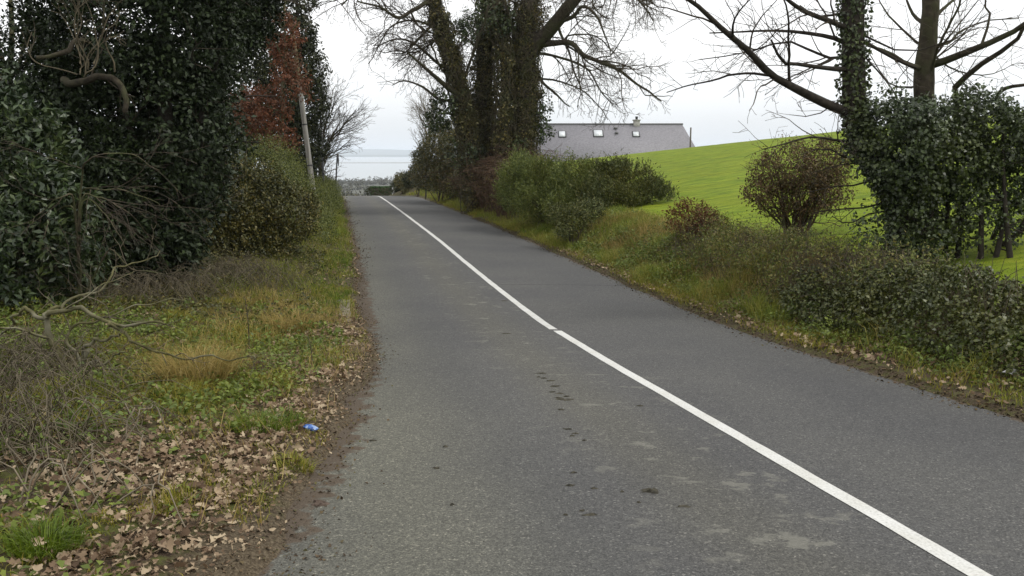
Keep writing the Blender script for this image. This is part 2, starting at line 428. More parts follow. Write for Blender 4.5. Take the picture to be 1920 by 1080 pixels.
def wr(y): return 3.06 + 0.14 * fbm(np.asarray(y) * 0.7, np.ones_like(np.asarray(y, float)), 6, 4)
def field(x, y):
    s = y + 0.9 * x - 87.0
    sp = np.where(s > 40, s, 6.0 * np.log1p(np.exp(np.clip(s, -400, 40) / 6.0)))
    z = -3.42 + 0.15 * np.minimum(x, 60) + 0.0293 * y - 0.23 * sp
    return z
def H(x, y):
    x = np.asarray(x, float); y = np.asarray(y, float)
    u = x - xc(y); base = zr(y)
    # left
    tl = -u - wl(y)
    zl = base + 0.035 * sstep(-0.02, 0.12, tl) + 0.03 * sstep(0.1, 0.5, tl) + 0.035 * np.clip(tl, 0, 40) + 0.30 * sstep(0.6, 4.0, tl) * sstep(8, 20, y) \
        + 0.10 * fbm(x * 0.9, y * 0.9, 3) * sstep(0.1, 1.5, tl) + 0.04 * fbm(x * 4, y * 4, 8) * sstep(-0.2, 0.6, tl)
    # right
    tr = u - wr(y)
    f = field(x, y)
    f = np.where(y > 95, np.maximum(f, base - 2), f)
    f = np.minimum(f, base + 1.1 * sstep(98, 78, y) + 0.22 * np.clip(tr - 3 - 9 * sstep(80, 95, y), 0, 200) + 3 * sstep(70, 55, y))
    hump = np.exp(-((tr - 1.75) / 0.75) ** 2) * (0.34 - 0.04 * sstep(16, 24, y)) * sstep(95, 70, y)
    mixv = sstep(0.55, 2.9, tr)
    zrg = base * (1 - mixv) + np.maximum(f, base - 3) * mixv + hump + 0.035 * sstep(-0.02, 0.12, tr) + 0.03 * sstep(0.1, 0.5, tr) \
        + 0.12 * fbm(x * 1.1, y * 1.1, 21) * sstep(0.2, 1.2, tr) * (1 - 0.75 * sstep(2.5, 5, tr)) + 0.035 * fbm(x * 4, y * 4, 9) * sstep(-0.2, 0.5, tr)
    z = np.where(u < 0, zl, zrg)
    inroad = np.minimum(-tl, -tr)              # >0 inside the road
    edge = 0.02 * fbm(x * 1.7, y * 1.7, 31, 2)
    z = np.where(inroad > 0, base - 0.05 * sstep(-0.02, 0.10, inroad) - 0.16 * sstep(0.05, 0.45, inroad), z + edge * sstep(0.35, 0.0, -inroad) * 0.8)
    far = sstep(110, 200, y)
    zf = base + 6 * sstep(100, 700, y) * fbm(x * 0.004, y * 0.004, 44)
    return z * (1 - far) + np.minimum(zf, np.where(y > 1500, base, 1e9)) * far

def G(x, y):
    return float(H(np.array([x]), np.array([y]))[0])
def hit(px, py):
    """ground point under a photo pixel"""
    ys = np.linspace(3, 120, 1600)
    a = (px - 960) / FPX; b = (540 - py) / FPX
    t = ys / (CP + b * SP)
    zz = (-SP + b * CP) * t; xx = a * t
    below = np.nonzero(zz <= H(xx, ys))[0]
    i = below[0] if len(below) else len(ys) - 1
    return np.array([xx[i], ys[i], G(xx[i], ys[i])])

# ------------------------------------------------------------------ ground sheet
rows = np.concatenate([np.arange(-40, 2, 1.5), np.arange(2, 26, 0.16), np.arange(26, 60, 0.4), np.arange(60, 112, 0.8),
                       np.geomspace(112, 1750, 46)])
la = np.concatenate([-np.geomspace(14, 900, 26)[::-1], np.arange(-13.6, -5.2, 0.4), np.arange(-5.2, -3.3, 0.13), np.arange(-3.3, -2.7, 0.05), np.array([-2.5, -2.2, 0, 2.3, 2.7]),
                     np.arange(2.8, 3.4, 0.05), np.arange(3.42, 6.6, 0.13), np.arange(6.7, 13, 0.45), np.arange(13, 80, 1.8), np.geomspace(82, 900, 14)])
YY, UU = np.meshgrid(rows, la, indexing='ij')
widen = 1 + sstep(112, 900, YY) * 1.0
UU = UU + np.where(UU < -1, (2.98 - wl(YY)) * sstep(-1.5, -2.6, UU), 0) + np.where(UU > 1, (wr(YY) - 3.06) * sstep(1.5, 2.6, UU), 0)
XX = xc(YY) + UU * widen
ZZ = H(XX, YY)
nr_, nc_ = YY.shape
idx = np.arange(nr_ * nc_).reshape(nr_, nc_)
Fq = np.stack([idx[:-1, :-1], idx[:-1, 1:], idx[1:, 1:], idx[1:, :-1]], -1).reshape(-1, 4)
Vg = np.stack([XX, YY, ZZ], -1).reshape(-1, 3)
gm = mesh('ground', Vg, Fq, smooth=True)
ca = gm.attributes.new('zone', 'FLOAT_COLOR', 'POINT')
x_, y_ = Vg[:, 0], Vg[:, 1]; u_ = x_ - xc(y_)
tl_ = -u_ - wl(y_); tr_ = u_ - wr(y_)
zone = np.zeros((len(Vg), 4), np.float32); zone[:, 3] = 1
zone[:, 0] = sstep(2.4, 3.4, tr_ + 0.8 * fbm(x_ * .8, y_ * .8, 51)) * sstep(140, 100, y_) * np.maximum(sstep(80, 70, y_), sstep(-9, -4, x_))
zone[:, 1] = np.maximum(sstep(0.42, 0.05, tl_ + 0.5 * fbm(x_ * 1.3, y_ * 1.3, 52)) * sstep(-1, 0, tl_), 0.4 * sstep(0.3, 0.05, tr_ + 0.5 * fbm(x_ * 1.5, y_ * 1.5, 53)) * sstep(-1, 0, tr_)) * sstep(90, 60, y_)
zone[:, 2] = sstep(84, 110, y_) * sstep(-4, -10, x_) + sstep(110, 180, y_) * sstep(-10, -4, x_)
ca.data.foreach_set('color', zone.ravel())
go = link('ground', gm, M['ground'])
tag(go, 'grassy roadside ground with leaf litter, bank and green field', kind='structure')

# road: a strip whose ragged edges the verge covers
ry = np.concatenate([np.arange(-40, 2, 1.0), np.arange(2, 70, 0.4), np.arange(70, 112, 0.5)])
ls = np.concatenate([np.linspace(-1.08, 0, 22)[:-1], np.linspace(0, 1.1, 18)])
RY, LS = np.meshgrid(ry, ls, indexing='ij')
WL = np.interp(RY, _ly, _lw)
RU = np.where(LS < 0, LS * (WL + 0.15), LS * 3.2)
RX = xc(RY) + RU
RZ = zr(RY) - 0.0016 * RU ** 2 * 2 + 0.008 * fbm(RX * 0.5, RY * 0.5, 61)
def road_z(x, y):
    u = np.asarray(x) - xc(y)
    return zr(y) - 0.0032 * u ** 2 + 0.008 * fbm(np.asarray(x) * 0.5, np.asarray(y) * 0.5, 61)
n1_, n2_ = RY.shape; ix = np.arange(n1_ * n2_).reshape(n1_, n2_)
rm = mesh('road', np.stack([RX, RY, RZ], -1).reshape(-1, 3), np.stack([ix[:-1, :-1], ix[:-1, 1:], ix[1:, 1:], ix[1:, :-1]], -1).reshape(-1, 4), smooth=True)
for nm, arr in (('lat', RU), ('sta', RY), ('edge', np.clip(1 - (np.minimum(RU + WL, 3.1 - RU)) / np.where(RU < 0, 0.5 + 0.25 * sstep(9, 4, RY), 0.3), 0, 1) * 0.75)):
    at = rm.attributes.new(nm, 'FLOAT', 'POINT'); at.data.foreach_set('value', arr.ravel().astype(np.float32))
tag(link('road', rm, M['asphalt']), 'grey worn asphalt country road running to a crest', kind='structure')

# continuous white line, broken where two paving sections meet
def line_strip(y0, y1, off, wdt):
    ys = np.arange(y0, y1 + 0.01, 0.25)
    b = []
    for sgn in (-1, 1):
        x = xc(ys) + off + sgn * wdt / 2 + 0.010 * vnoise(ys * 3, ys * 0 + sgn, 71)
        b.append(np.stack([x, ys, road_z(x, ys) + 0.005], -1))
    n = len(ys); V = np.vstack(b); i = np.arange(n - 1)
    return V, np.stack([i, i + n, i + n + 1, i + 1], -1)
for (a, b_, off) in ((-38, 13.36, 0.005), (13.39, 110, -0.02)):
    V, F = line_strip(a, b_, off, 0.13)
    tag(put('road_marking', V, [F], M['paint']), 'continuous white centre line painted on the road', kind='structure')

# ------------------------------------------------------------------ sea, far shore, far land
def water_mat():
    m, t, b, out = nodes('sea_water')
    b.inputs['Base Color'].default_value = (0.30, 0.34, 0.36, 1); b.inputs['Roughness'].default_value = 0.28
    b.inputs['IOR'].default_value = 1.33
    bp = N(t, 'ShaderNodeBump'); bp.inputs['Strength'].default_value = 0.05; bp.inputs['Distance'].default_value = 0.5
    t.links.new(noise(t, 0.15, 3), bp.inputs['Height']); t.links.new(bp.outputs[0], b.inputs['Normal'])
    return m
M['water'] = water_mat()
SEA = -50.0
sx = np.array([-16000, -4000, 0, 4000, 16000.]); sy = np.array([1300, 3000, 6000, 10000, 16000.])
SX, SY = np.meshgrid(sx, sy); ii = np.arange(25).reshape(5, 5)
tag(put('sea', np.stack([SX.ravel(), SY.ravel(), np.full(25, SEA)], -1), [np.stack([ii[:-1, :-1], ii[:-1, 1:], ii[1:, 1:], ii[1:, :-1]], -1).reshape(-1, 4)], M['water']),
    'pale calm water of the bay', kind='structure')
M['far_land'] = plainmat('far_land', (0.03, 0.045, 0.03), (0.08, 0.09, 0.05), 0.004, 0.95)
M['sand'] = plainmat('tidal_sand', (0.16, 0.15, 0.13), (0.26, 0.24, 0.2), 0.01, 0.9)
def ridge(name, Yc, depth, x0, x1, hfun, mat, label):
    xs = np.linspace(x0, x1, 160); prof = np.array([-1, -0.6, -0.25, 0, 0.3, 0.7, 1.0]); hh = np.array([-0.06, 0.28, 0.75, 1.0, 0.8, 0.4, -0.05])
    h = hfun(xs)
    V = np.array([[x, Yc + p * depth, SEA - 0.5 + (k if k > 0 else 0) * hv] for p, k in zip(prof, hh) for x, hv in zip(xs, h)])
    n = len(xs); q = []
    for r_ in range(len(prof) - 1):
        i = np.arange(n - 1) + r_ * n; q.append(np.stack([i, i + 1, i + n + 1, i + n], -1))
    return tag(put(name, V, [np.vstack(q)], mat, smooth=True), label, kind='structure')
ridge('sandbank', 3950, 120, -2600, 900, lambda x: 2.6 + 2.0 * fbm(x * 0.004, x * 0, 81) * 1.0, M['sand'], 'low sandbank lying in the bay')
ridge('far_shore', 9000, 350, -9000, 7000, lambda x: 16 + 14 * fbm(x * 0.002, x * 0, 82), M['far_land'], 'low far shore of the bay')
ridge('far_hills', 12500, 2200, -13000, 9000, lambda x: 78 + 22 * fbm(x * 0.0009, x * 0, 83), M['far_land'], 'pale hills beyond the bay')

# ------------------------------------------------------------------ vegetation builders
def rdir(n):
    return norm(rng.normal(size=(n, 3)))

def leaf_mesh(C, D, U, L, W, fold=0.18, bend=0.0):
    """kite leaves: base C, direction D, face normal U, length L, width W"""
    D = norm(D); S = norm(np.cross(D, U)); Nn = np.cross(S, D)
    L = np.asarray(L)[:, None]; W = np.asarray(W)[:, None]
    b = C; tip = C + D * L - Nn * L * bend
    mid = C + D * L * 0.45
    l = mid - S * W / 2 + Nn * W * fold; r = mid + S * W / 2 + Nn * W * fold
    V = np.stack([b, l, tip, r], 1).reshape(-1, 3)
    i = np.arange(len(C)) * 4
    return V, np.stack([i, i + 3, i + 2, i + 1], -1)

def in_blobs(Pt, blobs, k):
    """how deep a point lies inside any other blob (1 centre, 0 surface)"""
    d = np.full(len(Pt), -9.0)
    for (c, r) in blobs:
        q = 1 - np.linalg.norm((Pt - c) / r, axis=1)
        d = np.maximum(d, q)
    return d

def blob_shoots(blobs, n, rough=0.22, inner=0.35, seed=0, holes=0.55):
    """points spread over and just inside a union of ellipsoids, with outward directions; uneven surface"""
    blobs = [(np.asarray(c, float), np.broadcast_to(np.asarray(r, float), (3,))) for c, r in blobs]
    ar = np.array([(r[0] * r[1] + r[0] * r[2] + r[1] * r[2]) for c, r in blobs]); ar = ar / ar.sum()
    which = rng.choice(len(blobs), n, p=ar)
    c = np.array([b[0] for b in blobs])[which]; r = np.array([b[1] for b in blobs])[which]
    d = rdir(n)
    q = c + d * r
    lump = fbm(q[:, 0] * 1.3 + q[:, 2] * 0.9 + seed, q[:, 1] * 1.3 - q[:, 2] * 1.1, 91 + seed, 3)
    rad = 1 + rough * 1.6 * lump - inner * rng.random(n) ** 2
    p = c + d * r * rad[:, None]
    deep = in_blobs(p, blobs, 0)
    h2 = fbm(q[:, 0] * 2.3 - q[:, 2] * 1.7 + seed * 3, q[:, 1] * 2.1 + q[:, 2] * 1.9, 191 + seed, 2)
    keep = ((deep < 0.45) | (rng.random(n) < 0.15)) & ((h2 > -0.06) | (rng.random(n) > holes))
    return p[keep], norm(d / r)[keep]

def shoots_to_leaves(p, d, k, slen, leafL, leafW, up=0.4, spread=0.5, droop=0.2, var=0.35, flat=0.6):
    n = len(p)
    sd_ = norm(d + 0.6 * rng.normal(size=(n, 3)) + np.array([0, 0, up]))
    t = rng.random((n, k, 1))
    C = p[:, None, :] + sd_[:, None, :] * (t * slen) + rng.normal(size=(n, k, 3)) * slen * 0.18
    rad = rdir(n * k).reshape(n, k, 3)
    D = norm(sd_[:, None, :] * (1 - spread) + rad * spread * 1.4 + np.array([0, 0, -droop]))
    Un = norm(np.array([0, 0, flat]) + 0.7 * d[:, None, :] + 0.5 * rng.normal(size=(n, k, 3)))
    C = C.reshape(-1, 3); D = D.reshape(-1, 3); Un = Un.reshape(-1, 3)
    s = 1 + var * (rng.random(len(C)) * 2 - 1)
    return leaf_mesh(C, D, Un, leafL * s, leafW * s, bend=0.12)

def above(p, d, margin=0.03):
    g = H(p[:, 0], p[:, 1]); k = p[:, 2] > g + margin
    return p[k], d[k]

def foliage(name, blobs, n, k, slen, L, W, mat, parent, rough=0.22, inner=0.35, seed=0, holes=0.55, **kw):
    p, d = blob_shoots(blobs, n, rough, inner, seed, holes)
    p, d = above(p, d)
    V, F = shoots_to_leaves(p, d, k, slen, L, W, **kw)
    return put(name, V, [F], mat, parent)

def spline(pts, n):
    pts = np.asarray(pts, float)
    if len(pts) == 2: pts = np.vstack([pts[0], (pts[0] + pts[1]) / 2, pts[1]])
    p = np.vstack([2 * pts[0] - pts[1], pts, 2 * pts[-1] - pts[-2]])
    t = np.linspace(0, len(pts) - 1, n); i = np.minimum(t.astype(int), len(pts) - 2); f = (t - i)[:, None]
    a, b, c, d = p[i], p[i + 1], p[i + 2], p[i + 3]
    return 0.5 * ((2 * b) + (-a + c) * f + (2 * a - 5 * b + 4 * c - d) * f ** 2 + (-a + 3 * b - 3 * c + d) * f ** 3)

def perp(d):
    v = rng.normal(size=3); v -= d * (v @ d)
    return v / (np.linalg.norm(v) + 1e-9)

def grow(bufs, p, d, L, r, lev, prm):
    """a branch with its side branches; prm: dict(minL, dens, wig, trop, ang, ratio, seg)"""
    n = max(3, int(L / prm['seg'])) + 1
    pts = np.empty((n, 3)); pts[0] = p; step = L / (n - 1)
    dd = np.array(d, float)
    nz = rng.normal(size=(n, 3)) * prm['wig']
    for i in range(1, n):
        dd = dd + nz[i]; dd[2] += prm['trop'] * step * (1 + lev * prm.get('tl', 0))
        dd = dd / np.linalg.norm(dd)
        pts[i] = pts[i - 1] + dd * step
    rmin = prm.get('rmin', 0.003)
    rad = np.maximum(np.linspace(r, r * 0.35, n), rmin)
    (bufs[0] if r > prm.get('split', 0.02) else bufs[1]).tube(pts, rad, 6 if r > 0.05 else (4 if r > 0.015 else 3))
    spawn(bufs, pts, rad, L, lev, prm, t0=0.18)

def spawn(bufs, pts, rad, L, lev, prm, t0=0.2, t1=1.0, dens=None, bias=None):
    if lev >= prm['lev']: return
    n = len(pts)
    cl = L * prm['ratio']
    if cl < prm['minL']: return
    k = rng.poisson(max(0.6, L * (dens or prm['dens']) * (1 + 0.35 * lev)))
    for _ in range(k):
        t = t0 + (t1 - t0) * rng.random(); f = t * (n - 1); i = min(int(f), n - 2); f -= i
        q = pts[i] * (1 - f) + pts[i + 1] * f
        dd = pts[i + 1] - pts[i]; dd = dd / (np.linalg.norm(dd) + 1e-9)
        a = prm['ang'] * (0.7 + 0.6 * rng.random())
        pv = perp(dd)
        if bias is not None: pv = norm(pv + bias); 
        nd = norm(dd * math.cos(a) + pv * math.sin(a))
        ll = cl * (0.55 + 0.75 * rng.random()) * (1.15 - 0.55 * t)
        grow(bufs, q, nd, ll, max(prm.get('rmin', 0.003), min(rad[i] * 0.6, ll * prm.get('slim', 0.016))), lev + 1, prm)

def limb(bufs, pts, r0, r1, prm, sides=9, jit=0.03, lev=0, n=None, children=True, dens=None, t0=0.2, bias=None):
    pts = np.asarray(pts, float)
    Ltot = np.linalg.norm(np.diff(pts, axis=0), axis=1).sum()
    n = n or max(6, int(Ltot / 0.25))
    c = spline(pts, n); jj_ = rng.normal(size=(n + 4, 3)) * jit; jj_ = (jj_[:-4] + 2 * jj_[1:-3] + 3 * jj_[2:-2] + 2 * jj_[3:-1] + jj_[4:]) / 4.5; c[1:-1] += jj_[1:-1]
    rad = np.linspace(r0, r1, n) * (1 + 0.05 * np.convolve(rng.normal(size=n + 2), [.3, .4, .3], mode='valid'))
    bufs[0].tube(c, rad, sides)
    if children: spawn(bufs, c, rad, Ltot, lev, prm, t0=t0, dens=dens, bias=bias)
    return c, rad

def ivy_on(paths, dens, L, W, mat, parent, name='ivy', thick=0.10, k=1):
    Cs = []; Ds = []; Us = []
    for c, rad in paths:
        seg = np.linalg.norm(np.diff(c, axis=0), axis=1)
        for i in range(len(seg)):
            m_ = rng.poisson(dens * seg[i] * 2 * math.pi * (rad[i] + thick * 0.5))
            if m_ == 0: continue
            t = rng.random((m_, 1)); q = c[i] * (1 - t) + c[i + 1] * t
            ax = norm((c[i + 1] - c[i])[None, :])[0]
            v = rng.normal(size=(m_, 3)); v -= (v @ ax)[:, None] * ax; v = norm(v)
            off = rad[i] + thick * rng.random(m_) ** 1.5 * (0.6 + 0.8 * rng.random())
            Cs.append(q + v * off[:, None]); Us.append(norm(v + 0.5 * rng.normal(size=(m_, 3)) + np.array([0, 0, 0.3])))
            Ds.append(norm(rng.normal(size=(m_, 3)) * 0.7 + v * 0.3 + np.array([0, 0, -0.5])))
    C = np.vstack(Cs); D = np.vstack(Ds); U = np.vstack(Us)
    s = 0.6 + 0.8 * rng.random(len(C))
    V, F = leaf_mesh(C, D, U, L * s, W * s, bend=0.1)
    return put(name, V, [F], mat, parent)

def blades(pos, h, wd, lean, mat, name, parent=None, dirs=None):
    n = len(pos); az = rng.random(n) * 2 * math.pi
    side = np.stack([np.cos(az), np.sin(az), np.zeros(n)], -1)
    la_ = rng.random(n) * 2 * math.pi
    ld = np.stack([np.cos(la_), np.sin(la_), np.zeros(n)], -1)
    if dirs is not None: ld = norm(ld * 0.6 + dirs)
    h = np.broadcast_to(h, (n,)) * (0.5 + rng.random(n)); ln = lean * (0.3 + 1.2 * rng.random(n))
    wv = np.broadcast_to(wd, (n,))[:, None] * side / 2
    up = np.array([0, 0, 1.0])
    m1 = pos + up * (h * 0.55)[:, None] + ld * (h * ln * 0.3)[:, None]
    tip = pos + up * (h * (1 - 0.35 * np.minimum(ln, 1.6)))[:, None] + ld * (h * ln)[:, None]
    V = np.stack([pos - wv, pos + wv, m1 + wv * 0.8, m1 - wv * 0.8, tip], 1).reshape(-1, 3)
    i = np.arange(n) * 5
    return put(name, V, [np.stack([i, i + 1, i + 2, i + 3], -1), np.stack([i + 3, i + 2, i + 4], -1)], mat, parent)

def bufpair(): return (Buf(), Buf())

def bank(t, y):
    """x of a point t metres outside the right road edge"""
    return xc(y) + wr(y) + t
def lbank(t, y):
    return xc(y) - wl(y) - t

# ------------------------------------------------------------------ left side: trees
def tree_base(px, Y):
    x = (px - 960) / FPX * Y * 1.01
    return np.array([x, Y, G(x, Y)])
def B(px, py, Y, r):
    return (P(px, py, Y), r)

# big dark evergreen
b0 = tree_base(300, 17.5)
t = empty('evergreen_tree', b0, 'huge dark glossy-leaved evergreen tree hung with a broken limb, left of the road', 'tree')
prm = dict(minL=0.35, dens=1.6, wig=0.16, trop=0.02, ang=0.9, ratio=0.45, seg=0.22, lev=2)
bp = bufpair()
for tgt in ((300, -300, 17.5, .24), (180, 40, 17.2, .13), (430, 20, 18, .12), (230, 200, 16.8, .09), (400, 230, 17, .09)):
    top = P(*tgt[:3])
    limb(bp, [b0 - [0, 0, .1], b0 + (top - b0) * 0.35 + [0.1, 0, 0.3], top], tgt[3], 0.04, prm, dens=0.8)
bp[0].build('trunk', M['bark_dark'], t, True); bp[1].build('twigs', M['twig'], t)
bl = [B(205, 60, 17.4, 1.35), B(350, 60, 17.8, 1.15), B(280, -160, 17.5, (2.1, 2, 1.6)), B(290, 220, 17.2, 1.3), B(160, 240, 17, 1.1), B(340, 225, 17.4, .7),
      B(300, 370, 17.2, 1.0), B(195, 400, 16.8, .95), B(385, 100, 18, 0.7), B(105, 120, 17.6, .9), B(120, -150, 18, 1.3), B(400, -150, 18.5, 1.2), B(350, 330, 17.6, .75), B(100, 400, 16.6, .9), B(380, 20, 18, .8)]
bl += [B(60, 220, 18.2, 1.0), B(130, 60, 18.6, 1.0), B(110, 300, 18, 1.1), B(180, 180, 18.6, 1.2)]
foliage('crown', bl, 17500, 8, 0.30, 0.10, 0.055, M['holm'], t, rough=0.45, inner=0.5, seed=1, holes=.4)
# broken mossy limb held in the crown
lb = bufpair()
limb(lb, [P(120, 150, 16.2), P(145, 160, 15.9), P(180, 148, 15.8), P(205, 146, 15.75), P(224, 158, 15.7), P(238, 182, 15.6), P(235, 210, 15.55)], 0.075, 0.045, prm, children=True, dens=2.0, n=30, jit=.02)
limb(lb, [P(68, 108, 15.0), P(100, 104, 15.1), P(128, 95, 15.2), P(136, 80, 15.3), P(158, 76, 15.5)], 0.035, 0.05, prm, children=False, n=14, jit=.01)
lb[0].build('broken_branch', M['bark_mid'], t, True); lb[1].build('twigs', M['twig'], t)
# shoots rising from the broken limb
tb = bufpair()
pr2 = dict(minL=0.25, dens=2.6, wig=0.13, trop=0.10, ang=0.7, ratio=0.5, seg=0.14, lev=3, rmin=0.0035)
for (x0, y0, x1, y1) in ((157, 145, 160, 0), (160, 140, 215, 10), (150, 140, 95, 20), (165, 130, 180, -40), (175, 120, 235, 20), (145, 140, 60, 60), (150, 120, 120, -30), (215, 135, 230, 60)):
    a = P(x0, y0, 15.2); c = P(x1, y1, 14.9 + rng.random() * .8)
    limb(tb, [a, (a + c) / 2 + rng.normal(size=3) * .15, c], 0.014, 0.005, pr2, sides=5, jit=.035, dens=4.2, n=14)
tb[0].build('bare_shoot', M['twig_grey'], t); tb[1].build('bare_twigs', M['twig_grey'], t)

# second evergreen further along
b1 = tree_base(375, 25)
t = empty('evergreen_tree', b1, 'dark evergreen tree standing behind the bright olive hedge, beside the red-brown beech', 'tree')
bp = bufpair()
for tgt in ((440, -220, 25.3, .2), (440, 0, 25.2, .09), (370, 180, 24.8, .1)):
    top = P(*tgt[:3]); limb(bp, [b1 - [0, 0, .1], (b1 + top) / 2 + [.1, 0, 0], top], tgt[3], .04, prm, children=False)
bp[0].build('trunk', M['bark'], t, True); bp[1].build('twigs', M['twig'], t)
foliage('crown', [B(430, 45, 25, .95), B(460, -60, 25.5, 1.2), B(360, 190, 25, .75), B(365, 290, 24.5, .75), B(355, 360, 24, .9), B(385, 330, 24.8, .45), B(500, -90, 26, .9), B(470, 20, 25.5, .75), B(345, 240, 25.5, .9)],
        9000, 8, 0.32, 0.11, 0.058, M['holm'], t, rough=0.5, seed=2)

# far-left bare tree
b2 = tree_base(-10, 20)
t = empty('bare_tree', b2, 'thin bare tree against the sky, left of the huge dark evergreen', 'tree')
bp = bufpair(); pr3 = dict(minL=0.3, dens=2.2, wig=0.10, trop=0.05, ang=0.65, ratio=0.45, seg=0.2, lev=3, rmin=0.004)
for (xs) in ([(-10, 0, 0)], ):
    limb(bp, [b2, P(0, 300, 20), P(20, 100, 20), P(10, -200, 20)], .11, .03, pr3, dens=2.6)
    limb(bp, [P(5, 250, 20), P(45, 90, 19.6), P(70, -100, 19.5)], .05, .02, pr3, dens=2.6)
    limb(bp, [P(5, 300, 20), P(-60, 100, 20.3), P(-60, -150, 20)], .05, .02, pr3, dens=2)
bp[0].build('trunk', M['bark_moss'], t, True); bp[1].build('crown', M['twig'], t)

# laurels
def shrub(name, label, cat, base, blobs, n, k, slen, L, W, mat, stem_mat, group=None, fname='foliage', nst=9, **kw):
    t = empty(name, base, label, cat, group)
    sb = Buf()
    for i in range(nst):
        c, r = blobs[i % len(blobs)]
        top = np.asarray(c) + rdir(1)[0] * np.asarray(r) * 0.5
        s0 = np.array(base) + [rng.normal() * .12, rng.normal() * .12, -0.06]
        mid = (s0 + top) / 2 + rng.normal(size=3) * 0.15; mid[2] += 0.1
        cc = spline([s0, mid, top], 8); sb.tube(cc, np.linspace(.035, .01, 8), 5)
    sb.build('stems', stem_mat, t)
    foliage(fname, blobs, n, k, slen, L, W, mat, t, **kw)
    return t
shrub('laurel_shrub', 'mid-green laurel shrub in front of the dark evergreen, by the tangled bare branches', 'shrub', tree_base(20, 13.6),
      [B(30, 300, 13.8, .8), B(55, 420, 13.4, .85), B(15, 520, 13.2, .85), B(-110, 380, 13.8, 1.3), B(-90, 220, 14, 1.0), B(110, 510, 13.6, .55), B(-150, 540, 13.2, 1.1)],
      5200, 8, 0.30, 0.135, 0.05, M['laurel'], M['bark'], seed=3, rough=.3, up=.5)
shrub('laurel_shrub', 'low laurel shrub with dense dark leaves under the huge evergreen', 'shrub', tree_base(215, 16),
      [B(150, 450, 15.6, .65), B(230, 465, 16, .65), B(300, 455, 16.4, .6), B(200, 340, 16, .6)],
      3200, 8, 0.30, 0.12, 0.05, M['holm'], M['bark'], seed=4, rough=.3, up=.4)

# olive shrub and long hedge
shrub('olive_shrub', 'dark olive-green twiggy shrub beside the tan grass verge', 'shrub', tree_base(450, 22),
      [B(395, 420, 21.8, .95), B(465, 385, 22.2, 1.0), B(535, 405, 22.4, .75), B(430, 350, 22.4, .7), B(440, 460, 21.5, .7), B(360, 470, 21, .7), B(505, 460, 22, .6)],
      8500, 7, 0.26, 0.075, 0.04, M['olive'], M['twig'], seed=5, rough=.3, up=.5)
hb = []
for Y in np.arange(25.5, 62, 1.1):
    f = (Y - 25.5) / 36.5
    tall = float(sstep(36.5, 31.0, Y))
    xh = lbank(1.45 - 0.3 * f + 1.15 * tall, Y); g = G(xh, Y)
    ht = 1.4 + 1.3 * tall + 0.25 * vnoise(Y * .6, 0.0, 12)
    hb.append((np.array([xh - 0.25, Y, g + ht * 0.72]), (0.95 - 0.25 * f, 1.0, ht * 0.30)))
    hb.append((np.array([xh, Y + .3, g + ht * 0.35]), (1.0 - 0.3 * f, 1.0, ht * 0.40)))
    if tall > .2:
        x2 = lbank(1.25, Y); hb.append((np.array([x2, Y, G(x2, Y) + .35]), (.55, .8, .55 + .15 * vnoise(Y * .9, 4.0, 13))))
x0 = lbank(1.7, 27)
t = empty('hedge', (x0, 27, G(x0, 27)), 'bright olive-green rounded hedge along the left verge up to the crest', 'hedge')
foliage('foliage', hb, 16500, 7, 0.26, 0.06, 0.032, M['hedge'], t, rough=.45, inner=.3, seed=6, up=.6)
sb = Buf()
for Y in np.arange(25.5, 62, .8):
    xh = lbank(1.6, Y); g = G(xh, Y)
    sb.tube(spline([[xh, Y, g - .05], [xh + rng.normal() * .1, Y, g + .6], [xh + rng.normal() * .2, Y + rng.normal() * .2, g + 1.4]], 6), np.linspace(.03, .012, 6), 5)
sb.build('stems', M['twig'], t)

# copper beech, holding its dead leaves
BY = 36.6
b3 = tree_base(528, BY)
t = empty('copper_beech', b3, 'young beech holding red-brown dead leaves, above the olive hedge', 'tree')
bp = bufpair(); pr4 = dict(minL=0.3, dens=2.2, wig=0.1, trop=0.03, ang=0.8, ratio=0.3, seg=0.22, lev=3, rmin=0.005)
limb(bp, [b3, P(528, 240, BY), P(535, 100, BY), P(530, -60, BY)], .12, .03, pr4, children=False)
for (a, c) in (((530, 210), (445, 190)), ((532, 180), (585, 130)), ((534, 120), (505, 60)), ((529, 240), (480, 260)), ((534, 90), (560, 40))):
    limb(bp, [P(*a, BY), P((a[0] + c[0]) / 2, (a[1] + c[1]) / 2 - 6, BY - .4), P(*c, BY - .6)], .045, .015, pr4, dens=2.4)
bp[0].build('trunk', M['bark_moss'], t, True); bp[1].build('twigs', M['twig'], t)
foliage('crown', [B(545, 155, BY - .3, (.7, .6, .7)), B(495, 205, BY - .3, (1.2, .7, .6)), B(528, 62, BY, (.75, .7, .8)), B(515, 255, BY - .3, (.7, .6, .4)), B(535, 115, BY, .45), B(458, 195, BY, (.7, .5, .45)), B(480, 230, BY, (.6, .6, .5))],
        2700, 7, 0.3, 0.12, 0.06, M['copper'], t, rough=.6, inner=.9, seed=7, droop=.5)

